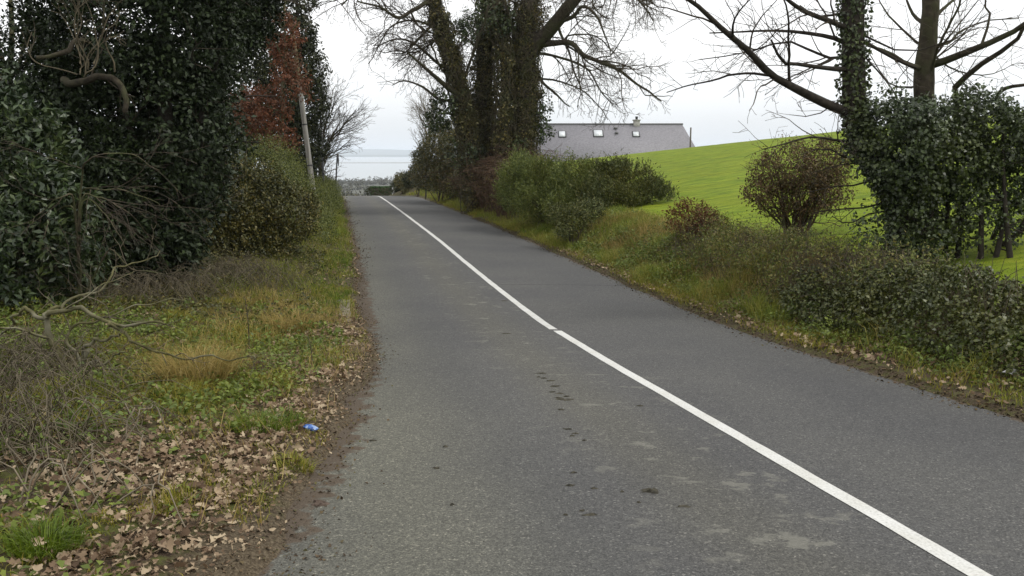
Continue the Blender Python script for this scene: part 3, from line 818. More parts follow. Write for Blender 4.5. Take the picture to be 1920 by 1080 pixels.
# dark conifer behind
b4 = tree_base(560, 44)
t = empty('conifer_tree', b4, 'dark green conifer behind the leaning pole', 'tree')
bp = bufpair(); limb(bp, [b4, P(560, 120, 44), P(552, -60, 44)], .2, .04, prm, children=False); bp[1].tube([P(560, 120, 44), P(575, 112, 43.6)], .02, 4)
bp[0].build('trunk', M['bark_dark'], t, True); bp[1].build('twigs', M['twig'], t)
foliage('crown', [B(572, 120, 44, (.8, .9, 1.0)), B(568, 200, 44, (.9, 1, 1.2)), B(560, 270, 44, (1.1, 1.1, 1.1)), B(545, 320, 44, (1.3, 1.2, 1.0)), B(565, 60, 44, (.7, .8, .7)), B(530, 150, 44.5, (1.2, 1, 1.6)), B(500, 250, 44.5, (1.5, 1.2, 1.6)), B(548, 0, 44.6, (1, 1, 1.2)), B(468, 180, 45, (1.1, 1, 1.4)), B(450, 260, 45, (1.2, 1, 1.3)), B(480, 90, 45, (1, 1, 1.3))],
        8800, 7, 0.4, 0.16, 0.08, M['conifer'], t, rough=.4, seed=8, droop=.4)

# bare trees by the poles
def bare_tree(label, px, Y, stems, spread, seed, group=None, mat='twig', dens=2.4, r=.07, trop=.05, lev=3, minL=.22):
    b = tree_base(px, Y)
    t = empty('bare_tree', b, label, 'tree', group)
    bp = bufpair(); pr = dict(minL=minL, dens=dens, wig=0.09, trop=trop, ang=0.6, ratio=0.34, seg=0.25, lev=lev, rmin=0.006)
    for s in stems:
        pts = [b - [0, 0, .1]] + [P(x, y, Y + rng.normal() * spread) for x, y in s]
        limb(bp, pts, r, .015, pr, dens=dens)
    bp[0].build('trunk', M['bark'], t, True)
    bp[1].build('crown', M[mat], t)
    return t
bare_tree('small bare spreading tree behind the leaning pole', 601, 50, [[(603, 300), (612, 230), (640, 175)], [(601, 310), (600, 240), (606, 170)], [(604, 305), (628, 250), (660, 220)], [(605, 310), (635, 280), (658, 262)],
          [(598, 310), (590, 230), (585, 180)], [(600, 300), (618, 200), (630, 160)], [(606, 290), (640, 240), (668, 205)]], .8, 1, dens=3.2, r=.06)
bare_tree('low bare bush between the sign post and the hedge', 612, 58, [[(620, 325), (632, 318)], [(612, 330), (625, 335)], [(608, 320), (618, 308)], [(618, 335), (640, 330)]], .3, 2, r=.03, dens=4, minL=.15)

# poles
def pole_mat():
    m, t, b, out = nodes('weathered_pole_wood')
    mpv = N(t, 'ShaderNodeMapping'); mpv.inputs['Scale'].default_value = (14, 14, 0.7)
    g = N(t, 'ShaderNodeNewGeometry'); t.links.new(g.outputs['Position'], mpv.inputs[0])
    c = ramp(t, [(0.3, (0.17, 0.16, 0.14)), (0.7, (0.36, 0.35, 0.32))], noise(t, 1.2, 4, mpv.outputs[0])).outputs[0]
    sp_ = N(t, 'ShaderNodeSeparateXYZ'); t.links.new(g.outputs['Position'], sp_.inputs[0])
    mr = N(t, 'ShaderNodeMapRange'); mr.inputs['From Min'].default_value = 2.4; mr.inputs['From Max'].default_value = 3.4
    t.links.new(sp_.outputs['Z'], mr.inputs['Value'])
    c = mixc(t, mr.outputs[0], c, (0.13, 0.11, 0.055))          # algae-stained upper part
    t.links.new(c, b.inputs['Base Color']); b.inputs['Roughness'].default_value = .8
    return m
M['pole'] = pole_mat()
M['metal_dark'] = plainmat('dark_metal', (0.02, 0.02, 0.022), (0.045, 0.045, 0.05), 20, .5, 0, .5)
M['metal_grey'] = plainmat('grey_metal', (0.10, 0.10, 0.105), (0.16, 0.16, 0.165), 20, .45, 0, .5)
pb = P(592, 352, 38); pb[2] = G(pb[0], pb[1]) - .1
ptop = P(549, 62, 38)
t = empty('utility_pole', (pb[0], pb[1], pb[2] + .1), 'weathered wooden utility pole leaning out of the olive hedge', 'pole')
b = Buf(); b.tube(spline([pb, (pb + ptop) / 2, ptop], 10), np.linspace(.125, .095, 10), 12, cap=True); b.build('shaft', M['pole'], t, True)
ax = norm(ptop - pb)
for f in (.30, .52, .70):
    c = pb + (ptop - pb) * f
    b = Buf(); b.tube([c - ax * .03, c + ax * .03], .13 - .03 * f, 12); b.build('metal_band', M['metal_dark'], t)
b = Buf(); c = ptop - ax * .35
b.tube([c + [-.18, -.13, 0], c + [.18, -.13, 0]], .02, 6, cap=True); b.tube([c + [-.16, -.13, 0], c + [-.16, -.13, .12]], .03, 8, cap=True); b.tube([c + [.16, -.13, 0], c + [.16, -.13, .12]], .03, 8, cap=True)
b.build('insulator_bracket', M['metal_dark'], t)
# slim post behind
q = P(606, 335, 46); q[2] = G(q[0], q[1]) - .05; q1 = P(603, 238, 46)
t = empty('slim_post', (q[0], q[1], q[2] + .05), 'slim pale grey post between the leaning pole and the sign post', 'post')
b = Buf(); b.tube([q, (q + q1) / 2, q1], .06, 8, cap=True); b.build('shaft', M['metal_grey'], t, True)
b = Buf(); b.tube([q1, q1 + [0, 0, .05]], [.075, .055], 8, cap=True); b.build('cap', M['metal_dark'], t)
# road sign seen edge-on
xs_ = (632 - 960) / FPX * 61; q = np.array([xs_, 60.5, G(xs_, 60.5) - .05]); q1 = P(632.5, 289, 60.5)
t = empty('road_sign', (q[0], q[1], q[2] + .05), 'road sign on a dark post turned edge-on to the road, at the crest', 'sign')
b = Buf(); b.tube([q, q1], .055, 8, cap=True); b.build('post', M['metal_dark'], t)
b = Buf(); c = q1 - [0, 0, .42]
h = .42; th = .02; dx = norm(np.array([-.12, 1, 0])); nx = norm(np.array([1, .12, 0]))
dm = [c + dx * h, c + [0, 0, h], c - dx * h, c - [0, 0, h]]
b.raw(np.array([v + nx * (s * th + .06) for s in (-1, 1) for v in dm]), [[0, 1, 2, 3], [7, 6, 5, 4], [0, 4, 5, 1], [1, 5, 6, 2], [2, 6, 7, 3], [3, 7, 4, 0]])
b.build('sign_plate', M['metal_dark'], t)
for dz in (-.2, .2):
    b = Buf(); b.box(c + [0.02, 0, dz], (.13, .13, .04)); b.build('clamp', M['metal_grey'], t)
xs_ = (647 - 960) / FPX * 84; q = np.array([xs_, 84, G(xs_, 84)])
t = empty('marker_post', q, 'thin dark marker post past the crest, beside the road sign', 'post')
b = Buf(); b.tube([q - [0, 0, .05], [q[0], q[1], P(647, 349, 84)[2]]], .045, 6, cap=True); b.build('shaft', M['metal_dark'], t)
b = Buf(); b.box([q[0], q[1] - .03, P(647, 350.5, 84)[2]], (.11, .05, .12)); b.build('reflector', M['metal_grey'], t)

# ------------------------------------------------------------------ beyond the crest
M['clipped'] = leafmat('clipped_hedge_leaf', [(0.02, 0.055, 0.015), (0.035, 0.085, 0.022), (0.05, 0.11, 0.03)], .5, .1, .3)
hx0, hx1, hY = P(694, 356, 96)[0], P(735, 356, 96)[0], 96
hz1 = P(700, 351, 96)[2]; gz = G((hx0 + hx1) / 2, hY)
t = empty('clipped_hedge', ((hx0 + hx1) / 2, hY, gz), 'dark green clipped box-shaped hedge just past the crest', 'hedge')
n = 7000
c = rng.random((n, 3)); f = rng.integers(0, 3, n); s_ = rng.integers(0, 2, n)
c[np.arange(n), f] = s_
pc = np.array([hx0, hY, gz]) + c * np.array([hx1 - hx0, 1.2, hz1 - gz])
V, F = leaf_mesh(pc, rdir(n), norm(rdir(n) + [0, -.6, .6]), np.full(n, .12), np.full(n, .08))
put('foliage', V, [F], M['clipped'], t)
b = Buf(); b.box([(hx0 + hx1) / 2, hY + .6, (gz + hz1) / 2 - .05], (hx1 - hx0 - .12, 1.08, hz1 - gz - .1)); b.build('branches', M['twig'], t)
M['white_paint'] = plainmat('white_gatepost_paint', (.5, .5, .48), (.68, .68, .66), 8, .7)
gx = P(737.5, 355, 95)[0]
t = empty('gate_post', (gx, 95, G(gx, 95)), 'white gate post at the end of the clipped hedge', 'post')
b = Buf(); b.box([gx, 95, (G(gx, 95) + P(737, 351.5, 95)[2]) / 2], (.28, .28, P(737, 351.5, 95)[2] - G(gx, 95) + .1)); b.build('shaft', M['white_paint'], t)
b = Buf(); z_ = P(737, 351.5, 95)[2]; b.raw([[gx - .19, 94.81, z_ + .05], [gx + .19, 94.81, z_ + .05], [gx + .19, 95.19, z_ + .05], [gx - .19, 95.19, z_ + .05], [gx, 95, z_ + .2]], [[3, 2, 1, 0]], [[0, 1, 4], [1, 2, 4], [2, 3, 4], [3, 0, 4]]); b.build('cap', M['white_paint'], t)
def small_bush(label, px, Y, blobs, n, L, mat, k=7, name='shrub', slen=.25, **kw):
    return shrub(name, label, 'shrub', tree_base(px, Y), blobs, n, k, slen, L, L * .5, mat, M['twig'], nst=5, **kw)
small_bush('small dark bush beside the white gate post', 745, 90, [B(744, 352, 90, (.6, .6, .6)), B(752, 345, 90, (.6, .7, .8)), B(690, 358, 93, (.25, .3, .35))], 700, .14, M['conifer'])
small_bush('grey-green bush leaning over the crest at the end of the right bank', 757, 80, [B(757, 340, 80, (.8, .8, .7)), B(768, 345, 79, (.8, .8, .8)), B(748, 338, 82, (.4, .5, .4))], 1100, .12, M['holly'])

# near coast: hedgerows and copses as one far mass
M['far_tree'] = leafmat('far_tree_crown', [(.045, .045, .035), (.07, .068, .05), (.055, .062, .042)], .8, 0, .1)
n = 1500
fx = rng.random(n); fy = np.exp(rng.uniform(math.log(420), math.log(1520), n))
ratio = rng.uniform(-0.27, -0.08, n); px_ = ratio * fy
keep = (fbm(px_ * .006, fy * .0045, 95) > 0.10) | (np.abs(np.mod(fy + px_ * .35 + 60 * vnoise(px_ * .004, fy * .004, 96), 190) - 95) < 7)
px_, fy = px_[keep], fy[keep]
gz_ = H(px_, fy); hgt = rng.uniform(3, 8, len(fy))
bl = [(np.array([a, b_, c_ + h_ * .45]), (h_ * .6, h_ * .6, h_ * .55)) for a, b_, c_, h_ in zip(px_, fy, gz_, hgt)]
ii_ = np.repeat(np.arange(len(bl)), 30)
Cc = np.array([x[0] for x in bl])[ii_]; Rr = np.array([x[1] for x in bl])[ii_]
d_ = rdir(len(ii_)); q_ = Cc + d_ * Rr * (0.7 + .4 * rng.random((len(ii_), 1)))
V, F = leaf_mesh(q_, rdir(len(q_)), norm(d_ + [0, 0, .4]), np.full(len(q_), 2.2), np.full(len(q_), 1.4))
tag(put('far_trees', V, [F], M['far_tree']), 'far hedgerows and copses on the low land by the bay', 'trees', kind='stuff')
# far coast houses, pale specks
M['far_white'] = plainmat('far_house_render', (.55, .55, .53), (.7, .7, .68), .5, .8)
M['slate'] = plainmat('slate_roof', (0.155, 0.15, 0.165), (0.23, 0.225, 0.24), 5, .6, .15, .4, 5)

# ------------------------------------------------------------------ house behind the field
hy = 104.0
rzv = P(1150, 233, hy)[2]                        # ridge height
xr1 = P(1279, 232, hy)[0]; xl1 = P(985, 232, hy)[0]
run, pitch = 5.5, R(38)
ez = rzv - run * math.tan(pitch)
gzh = G((xl1 + xr1) / 2, hy - 4) - .3
hc = ((xl1 + xr1) / 2, hy, gzh)
t = empty('bungalow', hc, 'grey slate-roofed bungalow behind the brow of the green field', 'house')
M['render_wall'] = plainmat('pale_render', (.45, .44, .40), (.58, .57, .53), 2, .85, .1)
M['glass'] = plainmat('skylight_glass', (.55, .58, .60), (.68, .71, .74), 1.5, .12, 0, .6)
M['chimney_render'] = plainmat('chimney_render', (.30, .29, .27), (.42, .41, .38), 6, .85)
b = Buf()
wx0, wx1 = xl1 + .3, xr1 + .55
for (cx, cy, sxx, syy) in (((wx0 + wx1) / 2, hy - run + .45, wx1 - wx0, .3), ((wx0 + wx1) / 2, hy + run - .45, wx1 - wx0, .3), (wx0 + .15, hy, .3, 2 * run - 1.3), (wx1 - .15, hy, .3, 2 * run - 1.3)):
    b.box([cx, cy, (gzh + ez) / 2], (sxx, syy, ez - gzh + .1))
b.build('wall', M['render_wall'], t)
hipx = 1.5
b = Buf(); e0 = [xl1 - .3, hy - run, ez]; e1 = [xr1 + hipx, hy - run, ez]; e2 = [xr1 + hipx, hy + run, ez]; e3 = [xl1 - .3, hy + run, ez]; r0 = [xl1, hy, rzv]; r1 = [xr1, hy, rzv]
top = np.array([e0, e1, e2, e3, r0, r1], float); bot = top - [0, 0, .16]
Qr = [[0, 1, 5, 4], [2, 3, 4, 5]]; Tr = [[1, 2, 5], [3, 0, 4]]
b.raw(np.vstack([top, bot]), Qr + [[q + 6 for q in f[::-1]] for f in Qr] + [[1, 0, 6, 7], [2, 1, 7, 8], [3, 2, 8, 9], [0, 3, 9, 6]], Tr + [[q + 6 for q in f[::-1]] for f in Tr])
roof = b.build('roof', M['slate'], t)
b = Buf(); b.tube([[xl1 - .1, hy, rzv + .02], [xr1 + .1, hy, rzv + .02]], .11, 8, cap=True); b.build('ridge_tile', M['metal_grey'], roof)
b = Buf(); b.tube([[xl1 - .3, hy - run - .06, ez - .08], [xr1 + hipx, hy - run - .06, ez - .08]], .07, 8, cap=True); b.build('gutter', M['metal_dark'], roof)
def roof_pt(px, py):
    a = (px - 960) / FPX; bb = (540 - py) / FPX
    d = np.array([a, CP + bb * SP, -SP + bb * CP]); nn = np.array([0, -math.sin(pitch), math.cos(pitch)]); o = np.array([0, hy, rzv])
    return d * ((o @ nn) / (d @ nn))
sl = np.array([0, -math.cos(pitch), -math.sin(pitch)]); nn = np.array([0, -math.sin(pitch), math.cos(pitch)]); xv = np.array([1., 0, 0])
for (px, py, ww, hh) in ((1054, 252, .72, 1.0), (1121.5, 250.5, 1.0, 1.15), (1192.5, 252, .66, .85)):
    c = roof_pt(px, py)
    def slab(buf, c, w_, h_, z0, z1):
        V = [c + xv * sx * w_ / 2 + sl * sy * h_ / 2 + nn * z for z in (z0, z1) for sx, sy in ((-1, -1), (1, -1), (1, 1), (-1, 1))]
        buf.raw(V, [[0, 1, 2, 3], [7, 6, 5, 4], [0, 4, 5, 1], [1, 5, 6, 2], [2, 6, 7, 3], [3, 7, 4, 0]])
    b = Buf(); slab(b, c, ww + .22, hh + .22, -.02, .07); fr = b.build('skylight', M['metal_dark'], roof)
    b = Buf(); slab(b, c, ww, hh, .06, .09); b.build('pane', M['glass'], fr)
for (px, py) in ((1154, 241), (1156, 250)):
    c = roof_pt(px, py); b = Buf(); b.box(c + nn * .08, (.4, .3, .2)); b.build('roof_vent', M['metal_grey'], roof)
cx = P(1193.5, 228, hy)[0]; cz = P(1193, 226, hy)[2]
b = Buf(); b.box([cx, hy, (rzv - .6 + cz) / 2], (.72, .72, cz - rzv + .6)); ch = b.build('chimney', M['chimney_render'], t)
b = Buf(); b.box([cx, hy, cz + .05], (.9, .9, .12)); b.build('chimney_cap', M['chimney_render'], ch)
b = Buf(); b.tube([[cx, hy, cz + .1], [cx, hy, cz + .35], [cx, hy, cz + .36], [cx, hy, cz + .48]], [.16, .14, .19, .17], 10, cap=True); b.build('chimney_pot', M['metal_dark'], ch)

# fence at the field brow
fp = P(1295, 262, 78)
group = 'fence posts along the brow of the field'
M['fence_wood'] = plainmat('grey_fence_wood', (.07, .06, .05), (.15, .13, .11), 9, .9, .2)
posts = []
fx_ = P(1295, 250, 84)[0]
for k in range(1):
    x = fx_; y = 84.0
    t = empty('fence_post', (x, y, G(x, y)), 'lone wooden fence post on the field brow beside the bungalow roof', 'post')
    b = Buf(); z1 = P(1295, 239, y)[2]; b.tube([[x, y, G(x, y) - .1], [x, y, z1]], .075, 8, cap=True); b.build('shaft', M['fence_wood'], t)
    b = Buf(); b.tube([[x, y - .08, z1 - .12], [x, y + .08, z1 - .12]], .02, 6, cap=True); b.build('staple', M['metal_grey'], t)

# ------------------------------------------------------------------ big ivy-clad tree on the right bank
TY = 44.0
def Q(px, py, dy=0.0): return P(px, py, TY + dy)
xb = (940 - 960) / FPX * TY
bb0 = np.array([xb, TY, G(xb, TY)])
t = empty('ivy_clad_tree', bb0, 'massive bare tree with several ivy-covered trunks and drooping twigs, on the right bank', 'tree')
prb = dict(minL=0.24, dens=2.7, wig=0.24, trop=-0.10, ang=0.85, ratio=0.42, seg=0.36, lev=4, rmin=0.007, slim=0.013, split=.035)
bp = bufpair()
ivp = []
def foot(px, dx=0, dy=0):
    x = (px - 960) / FPX * TY + dx; y = TY + dy
    return np.array([x, y, G(x, y) - .15])
trunks = [  # pixel path, depth offsets, radii
    ([foot(968, 0, 0), Q(975, 280, 0), Q(985, 180, 0), Q(985, 90, 0), Q(990, 0, .2), Q(1000, -160, .4)], .72, .42),
    ([foot(925, 0, .8), Q(915, 280, 1.0), Q(908, 180, 1.2), Q(912, 80, 1.2), Q(915, 0, 1.2), Q(905, -180, 1.4)], .55, .34),
    ([foot(890, 0, -.4), Q(880, 260, -.6), Q(862, 170, -1.0), Q(845, 90, -1.4), Q(815, 10, -1.8), Q(800, -120, -2)], .34, .2),
    ([foot(905, 0, .2), Q(885, 230, .3), Q(850, 130, .5), Q(825, 50, 1.0), Q(790, -60, 1.5)], .24, .14),
    ([foot(950, 0, -.7), Q(945, 250, -.8), Q(948, 130, -.6), Q(935, 30, -.2), Q(950, -120, 0)], .3, .2),
]
for pts, r0_, r1_ in trunks:
    c, rd = limb(bp, pts, r0_, r1_, prb, sides=10, jit=.04, dens=.35, t0=.45)
    ivp.append((c, rd))
limbs = [
    ([Q(988, 110, 0), Q(1010, 80, -.4), Q(1040, 45, -1), Q(1080, -5, -1.6), Q(1130, -90, -2)], .42, .26, .6),
    ([Q(1008, 86, -.2), Q(1040, 80, -.8), Q(1072, 85, -1.4), Q(1095, 104, -1.8), Q(1130, 118, -2.2), Q(1170, 138, -2.6), Q(1205, 165, -2.8), Q(1240, 190, -3)], .17, .035, 1.7),
    ([Q(1003, 128, .2), Q(1020, 158, .4), Q(1045, 180, .6), Q(1068, 200, .8)], .09, .03, 1.6),
    ([Q(1040, 42, -1), Q(1075, 30, -1.5), Q(1092, 12, -1.8), Q(1115, 25, -2.2), Q(1130, 55, -2.4), Q(1145, 95, -2.6)], .12, .025, 1.8),
    ([Q(1046, 40, -.9), Q(1052, 65, -.9), Q(1068, 100, -1), Q(1078, 140, -1.1), Q(1090, 165, -1.2)], .08, .025, 1.6),
    ([Q(868, 180, -1), Q(840, 160, -1.6), Q(815, 142, -2.2), Q(790, 120, -2.8), Q(765, 100, -3.2)], .16, .04, 1.8),
    ([Q(845, 90, -1.4), Q(810, 10, -2.0), Q(780, 15, -2.6), Q(748, 32, -3.0), Q(715, 14, -3.4), Q(670, 2, -3.8)], .14, .035, 1.9),
    ([Q(820, 40, 1), Q(790, 70, 1.2), Q(762, 96, 1.4), Q(735, 100, 1.6)], .09, .025, 1.7),
    ([Q(848, 135, .5), Q(815, 115, 0), Q(785, 85, -.6), Q(745, 75, -1), Q(700, 85, -1.4)], .09, .025, 1.8),
    ([Q(862, 170, -1), Q(885, 110, -1.6), Q(905, 55, -2), Q(915, 10, -2.2)], .08, .04, 1.1),
    ([Q(985, 100, 0), Q(960, 50, -.8), Q(945, 0, -1.2)], .12, .06, .8),
    ([Q(1000, -40, 0), Q(1060, -60, 1), Q(1130, -50, 1.8), Q(1190, -10, 2.4), Q(1225, 40, 2.8)], .16, .03, 1.7),
    ([Q(905, -60, 0), Q(820, -90, -1), Q(740, -70, -2), Q(680, -30, -3), Q(640, 10, -3.6)], .14, .03, 1.7),
    ([Q(1100, -40, -1.7), Q(1160, -50, -2.5), Q(1205, -20, -3), Q(1215, 30, -3.2)], .10, .02, 1.8),
    ([Q(855, 190, -.8), Q(825, 185, -1.4), Q(795, 165, -2), Q(760, 150, -2.6), Q(735, 160, -3)], .09, .02, 2.0),
    ([Q(880, 230, -.6), Q(850, 215, -1), Q(825, 205, -1.4), Q(800, 195, -1.8)], .07, .02, 2.4),
    ([Q(1005, 150, .3), Q(1040, 150, .8), Q(1085, 165, 1.3), Q(1120, 195, 1.6), Q(1140, 225, 1.8)], .06, .015, 2.2),
    ([Q(830, 60, .8), Q(780, 40, .4), Q(730, 55, 0), Q(690, 120, -.4)], .07, .02, 1.8),
    ([Q(1010, 100, .3), Q(1060, 110, .8), Q(1100, 130, 1.2), Q(1130, 175, 1.6), Q(1150, 200, 1.8)], .08, .02, 1.8),
]
for pts, r0_, r1_, dn in limbs:
    limb(bp, pts, r0_, r1_, prb, sides=7, jit=.035, dens=dn * 1.8, t0=.12)
bp[0].build('trunk', M['bark_mid'], t, True)
bp[1].build('crown', M['twig'], t)
sk = bufpair(); prk = dict(minL=.2, dens=2.2, wig=.3, trop=-.25, ang=.9, ratio=.45, seg=.16, lev=2, rmin=.008, slim=.014, split=9)
for c, rd in ivp:
    for k in range(95):
        i = rng.integers(2, len(c) - 2); a = rng.random() * 6.28; d_ = np.array([math.cos(a), math.sin(a), .5 * rng.normal()])
        grow((sk[1], sk[1]), c[i] + d_ * rd[i] * .8, norm(d_ + [0, 0, .3]), .4 + .8 * rng.random(), .014, 0, prk)
sk[1].build('suckers', M['twig_grey'], t)
cb = [(c[i] + np.array([rng.normal() * .2, -abs(rng.normal()) * .3, 0]), (rd[i] + .25 * rng.random() + .1, rd[i] + .25, .35 + .5 * rng.random())) for c, rd in ivp for i in range(1, len(c) - 1, 3) if rng.random() < .4]
foliage('ivy', cb, 3200, 5, .28, .12, .09, M['ivy_tree'], t, rough=.6, inner=.5, seed=41, droop=.4)
ivy_on(ivp, 230, .10, .075, M['ivy_tree'], t, thick=.26)
# hanging ivy stems and suckers that cloak the trunks
vb = Buf()
for c, rd in ivp:
    for k in range(120):
        i0 = rng.integers(0, int(len(c) * .7)); ln_ = rng.integers(6, 16); seg = c[i0:i0 + ln_]
        if len(seg) < 4: continue
        a0 = rng.random() * 6.28; an = a0 + np.cumsum(rng.normal(size=len(seg)) * .35)
        off = (rd[i0:i0 + ln_] + .14 + .22 * rng.random())
        vb.tube(spline(seg + np.stack([np.cos(an) * off, np.sin(an) * off, np.zeros(len(seg))], -1), int(len(seg) * 1.3)), .012 + .014 * rng.random(), 3)
vb.build('vine', M['bark'], t)
# ivy masses at the fork, at the left shoulder and down the right flank
p_, d_ = blob_shoots([(Q(915, 35, -.8), (1.0, .7, .6)), (Q(875, 60, -1), (.5, .5, .4)), (Q(838, 205, -1), (.7, .6, .8)), (Q(1012, 205, .2), (.4, .4, .6)), (Q(820, 228, -.6), (.5, .5, .4)), (Q(1016, 245, .4), (.4, .4, .6)),
                      (Q(970, 285, -.6), (.5, .6, .6)), (Q(880, 290, -.4), (.7, .7, .6))], 1500, .5, .7, 9)
V, F = shoots_to_leaves(p_, d_, 6, .3, .13, .1, droop=.3)
put('ivy', V, [F], M['ivy'], t)

# ------------------------------------------------------------------ shrubs along the right bank
shrub('holly_bush', 'dense dark bush at the foot of the ivy-clad tree, towards the crest', 'shrub', tree_base(828, 56),
      [B(835, 275, 56, (1.3, 1.2, 1.2)), B(812, 305, 57, (1.2, 1.2, 1.2)), B(860, 300, 54, (1.3, 1.1, 1.4)), B(845, 335, 54, (1.3, 1, 1.0)), B(800, 330, 59, (1.0, 1.1, .9)), B(880, 335, 50, (1.1, 1, 1.0)), B(850, 248, 55, (.8, .8, .6))],
      8500, 7, .34, .11, .06, M['holly'], M['twig'], seed=11, rough=.35)
shrub('ivy_covered_stump', 'narrow dark upright bush at the crest end of the right bank', 'shrub', tree_base(784, 68),
      [B(786, 300, 68, (.42, .5, .75)), B(784, 325, 68, (.5, .6, .6)), B(770, 335, 70, (.6, .7, .5))], 1500, 6, .22, .11, .06, M['conifer'], M['twig'], seed=12, nst=4)
bare_tree('pale bare sapling rising behind the dense dark bush', 800, 62, [[(803, 240), (790, 190)], [(800, 250), (782, 215)], [(806, 235), (808, 180)], [(804, 240), (797, 200)], [(808, 240), (820, 200)]], .5, 3, mat='twig_pale', r=.045, dens=3.0, minL=.2)

# brown scrub of fine twigs between holly and gorse
def scrub(label, px, Y, spots, n, hgt, mat, name='bramble_scrub', r=.006, base=None, parent_mat=None, lean=.5):
    b = tree_base(px, Y) if base is None else base
    t = empty(name, b, label, 'scrub')
    bf = Buf()
    for i in range(n):
        cx_, cy_, rx_, ry_ = spots[rng.integers(len(spots))]
        a = rng.random() * 6.28; rr = math.sqrt(rng.random())
        x = cx_ + rr * rx_ * math.cos(a); y = cy_ + rr * ry_ * math.sin(a)
        z = G0(x, y)
        h = hgt * (.45 + .75 * rng.random())
        dl = rng.normal(size=2) * lean * h
        p0 = np.array([x, y, z - .02]); p1 = p0 + [dl[0] * .35, dl[1] * .35, h * .75]; p2 = p0 + [dl[0], dl[1], h * (.95 - .3 * min(1, np.hypot(*dl) / h))]
        c = spline([p0, p1, p2], 6); c[1:] += rng.normal(size=(5, 3)) * .03
        bf.tube(c, np.linspace(r * 1.4, r * .6, 6), 3)
        for s in range(3):
            j = rng.integers(2, 6); dd = rdir(1)[0]; dd[2] = abs(dd[2]) * .6
            e_ = c[j] + dd * h * .28
            bf.tube([c[j], (c[j] + e_) / 2 + rng.normal(size=3) * .02, e_], r * .6, 3)
    o = bf.build('canes', mat, t)
    return t

def G0(x, y): return G(x, y)
sp = [(bank(1.6, Y), Y, 1.0, 1.6) for Y in (38, 41, 44, 47)]
ts = scrub('brown twiggy scrub in front of the ivy-clad trunks', 915, 42, sp, 900, 2.3, M['twig_brown'], r=.011)
foliage('foliage', [(np.array([x, y, G(x, y) + .8]), (1.2, 1.3, 1.0)) for x, y, a, b_ in sp], 2200, 6, .3, .08, .05, M['brown_shrub'], ts, rough=.4, inner=.6, seed=13)

def gorse(label, px, Y, blobs, n, mat, seed, group=None):
    t = empty('gorse_bush', tree_base(px, Y), label, 'shrub', group)
    b0_ = tree_base(px, Y); sb = Buf()
    for c, r in blobs:
        for k in range(4):
            tp = np.asarray(c) + rdir(1)[0] * np.asarray(r) * .6
            sb.tube(spline([b0_ + [rng.normal() * .2, rng.normal() * .2, -.05], (b0_ + tp) / 2 + rng.normal(size=3) * .12, tp], 7), np.linspace(.03, .01, 7), 4)
    sb.build('stems', M['twig'], t)
    p, d = blob_shoots(blobs, n, .4, .45, seed); p, d = above(p, d)
    # spiky upright sprigs: needles lie along the shoot
    k = 10; m_ = len(p)
    sd_ = norm(d * .6 + .35 * rng.normal(size=(m_, 3)) + np.array([0, 0, .75]))
    tt = rng.random((m_, k, 1)); L_ = .30 * (.5 + 1.4 * rng.random((m_, 1, 1)) ** 2)
    C = p[:, None, :] + sd_[:, None, :] * tt * L_ + rng.normal(size=(m_, k, 3)) * .012
    D = norm(sd_[:, None, :] * .9 + rdir(m_ * k).reshape(m_, k, 3) * .75)
    V, F = leaf_mesh(C.reshape(-1, 3), D.reshape(-1, 3), rdir(m_ * k), (.07 + .06 * rng.random(m_ * k)), np.full(m_ * k, .026))
    put('foliage', V, [F], mat, t)
    return t
gorse('lighter green gorse bush spilling over the bank towards the road', 1030, 31.5,
      [B(985, 350, 33, (.8, .9, .9)), B(1030, 345, 32, (1.0, .9, 1.0)), B(1075, 360, 30.5, (.9, .9, .9)), B(1010, 385, 31, (.8, .7, .6)), B(1055, 395, 29.5, (.6, .6, .6)), B(975, 320, 34, (.6, .6, .5)), B(960, 360, 35, (.5, .6, .7))],
      7800, M['gorse'], 14)
gorse('tall dark gorse bush with spiky tops in front of the field', 1180, 30,
      [B(1130, 352, 31, (.85, .9, .75)), B(1180, 362, 30, (.9, .9, .75)), B(1222, 385, 29.5, (.7, .8, .6)), B(1160, 388, 29, (1.0, .7, .55)), B(1238, 396, 29.2, (.5, .6, .35)), B(1150, 330, 30.5, (.5, .5, .4)), B(1110, 382, 29.5, (.7, .7, .55))],
      8200, M['gorse_dark'], 15)
shrub('holly_shrub', 'small dark bush hanging down the bank below the lighter gorse', 'shrub', tree_base(1072, 25.6),
      [B(1075, 408, 26, (.42, .4, .28)), B(1058, 432, 25.6, (.28, .35, .14)), B(1100, 392, 26.6, (.4, .3, .22)), B(1045, 400, 26.6, (.3, .3, .2))], 1300, 7, .2, .055, .03, M['gorse_dark'], M['twig'], seed=16, nst=4)
shrub('thorn_shrub', 'round brown half-bare shrub in the field edge beside the ivy-clad young tree', 'shrub', tree_base(1487, 19),
      [B(1480, 318, 19, (.66, .6, .5)), B(1540, 310, 19, (.55, .55, .5)), B(1440, 330, 19, (.4, .45, .4)), B(1510, 370, 19, (.6, .6, .45)), B(1450, 385, 19, (.45, .45, .3)), B(1420, 360, 18.8, (.3, .35, .3)), B(1550, 360, 19, (.4, .4, .4))],
      4500, 6, .2, .055, .032, M['brown_shrub'], M['bark'], seed=17, nst=16, rough=.45, inner=.7)
tw = bufpair(); prs = dict(minL=.12, dens=4.5, wig=.13, trop=.06, ang=.8, ratio=.45, seg=.1, lev=2, rmin=.003)
tt_ = [o for o in COL.objects if o.name == 'thorn_shrub'][0]
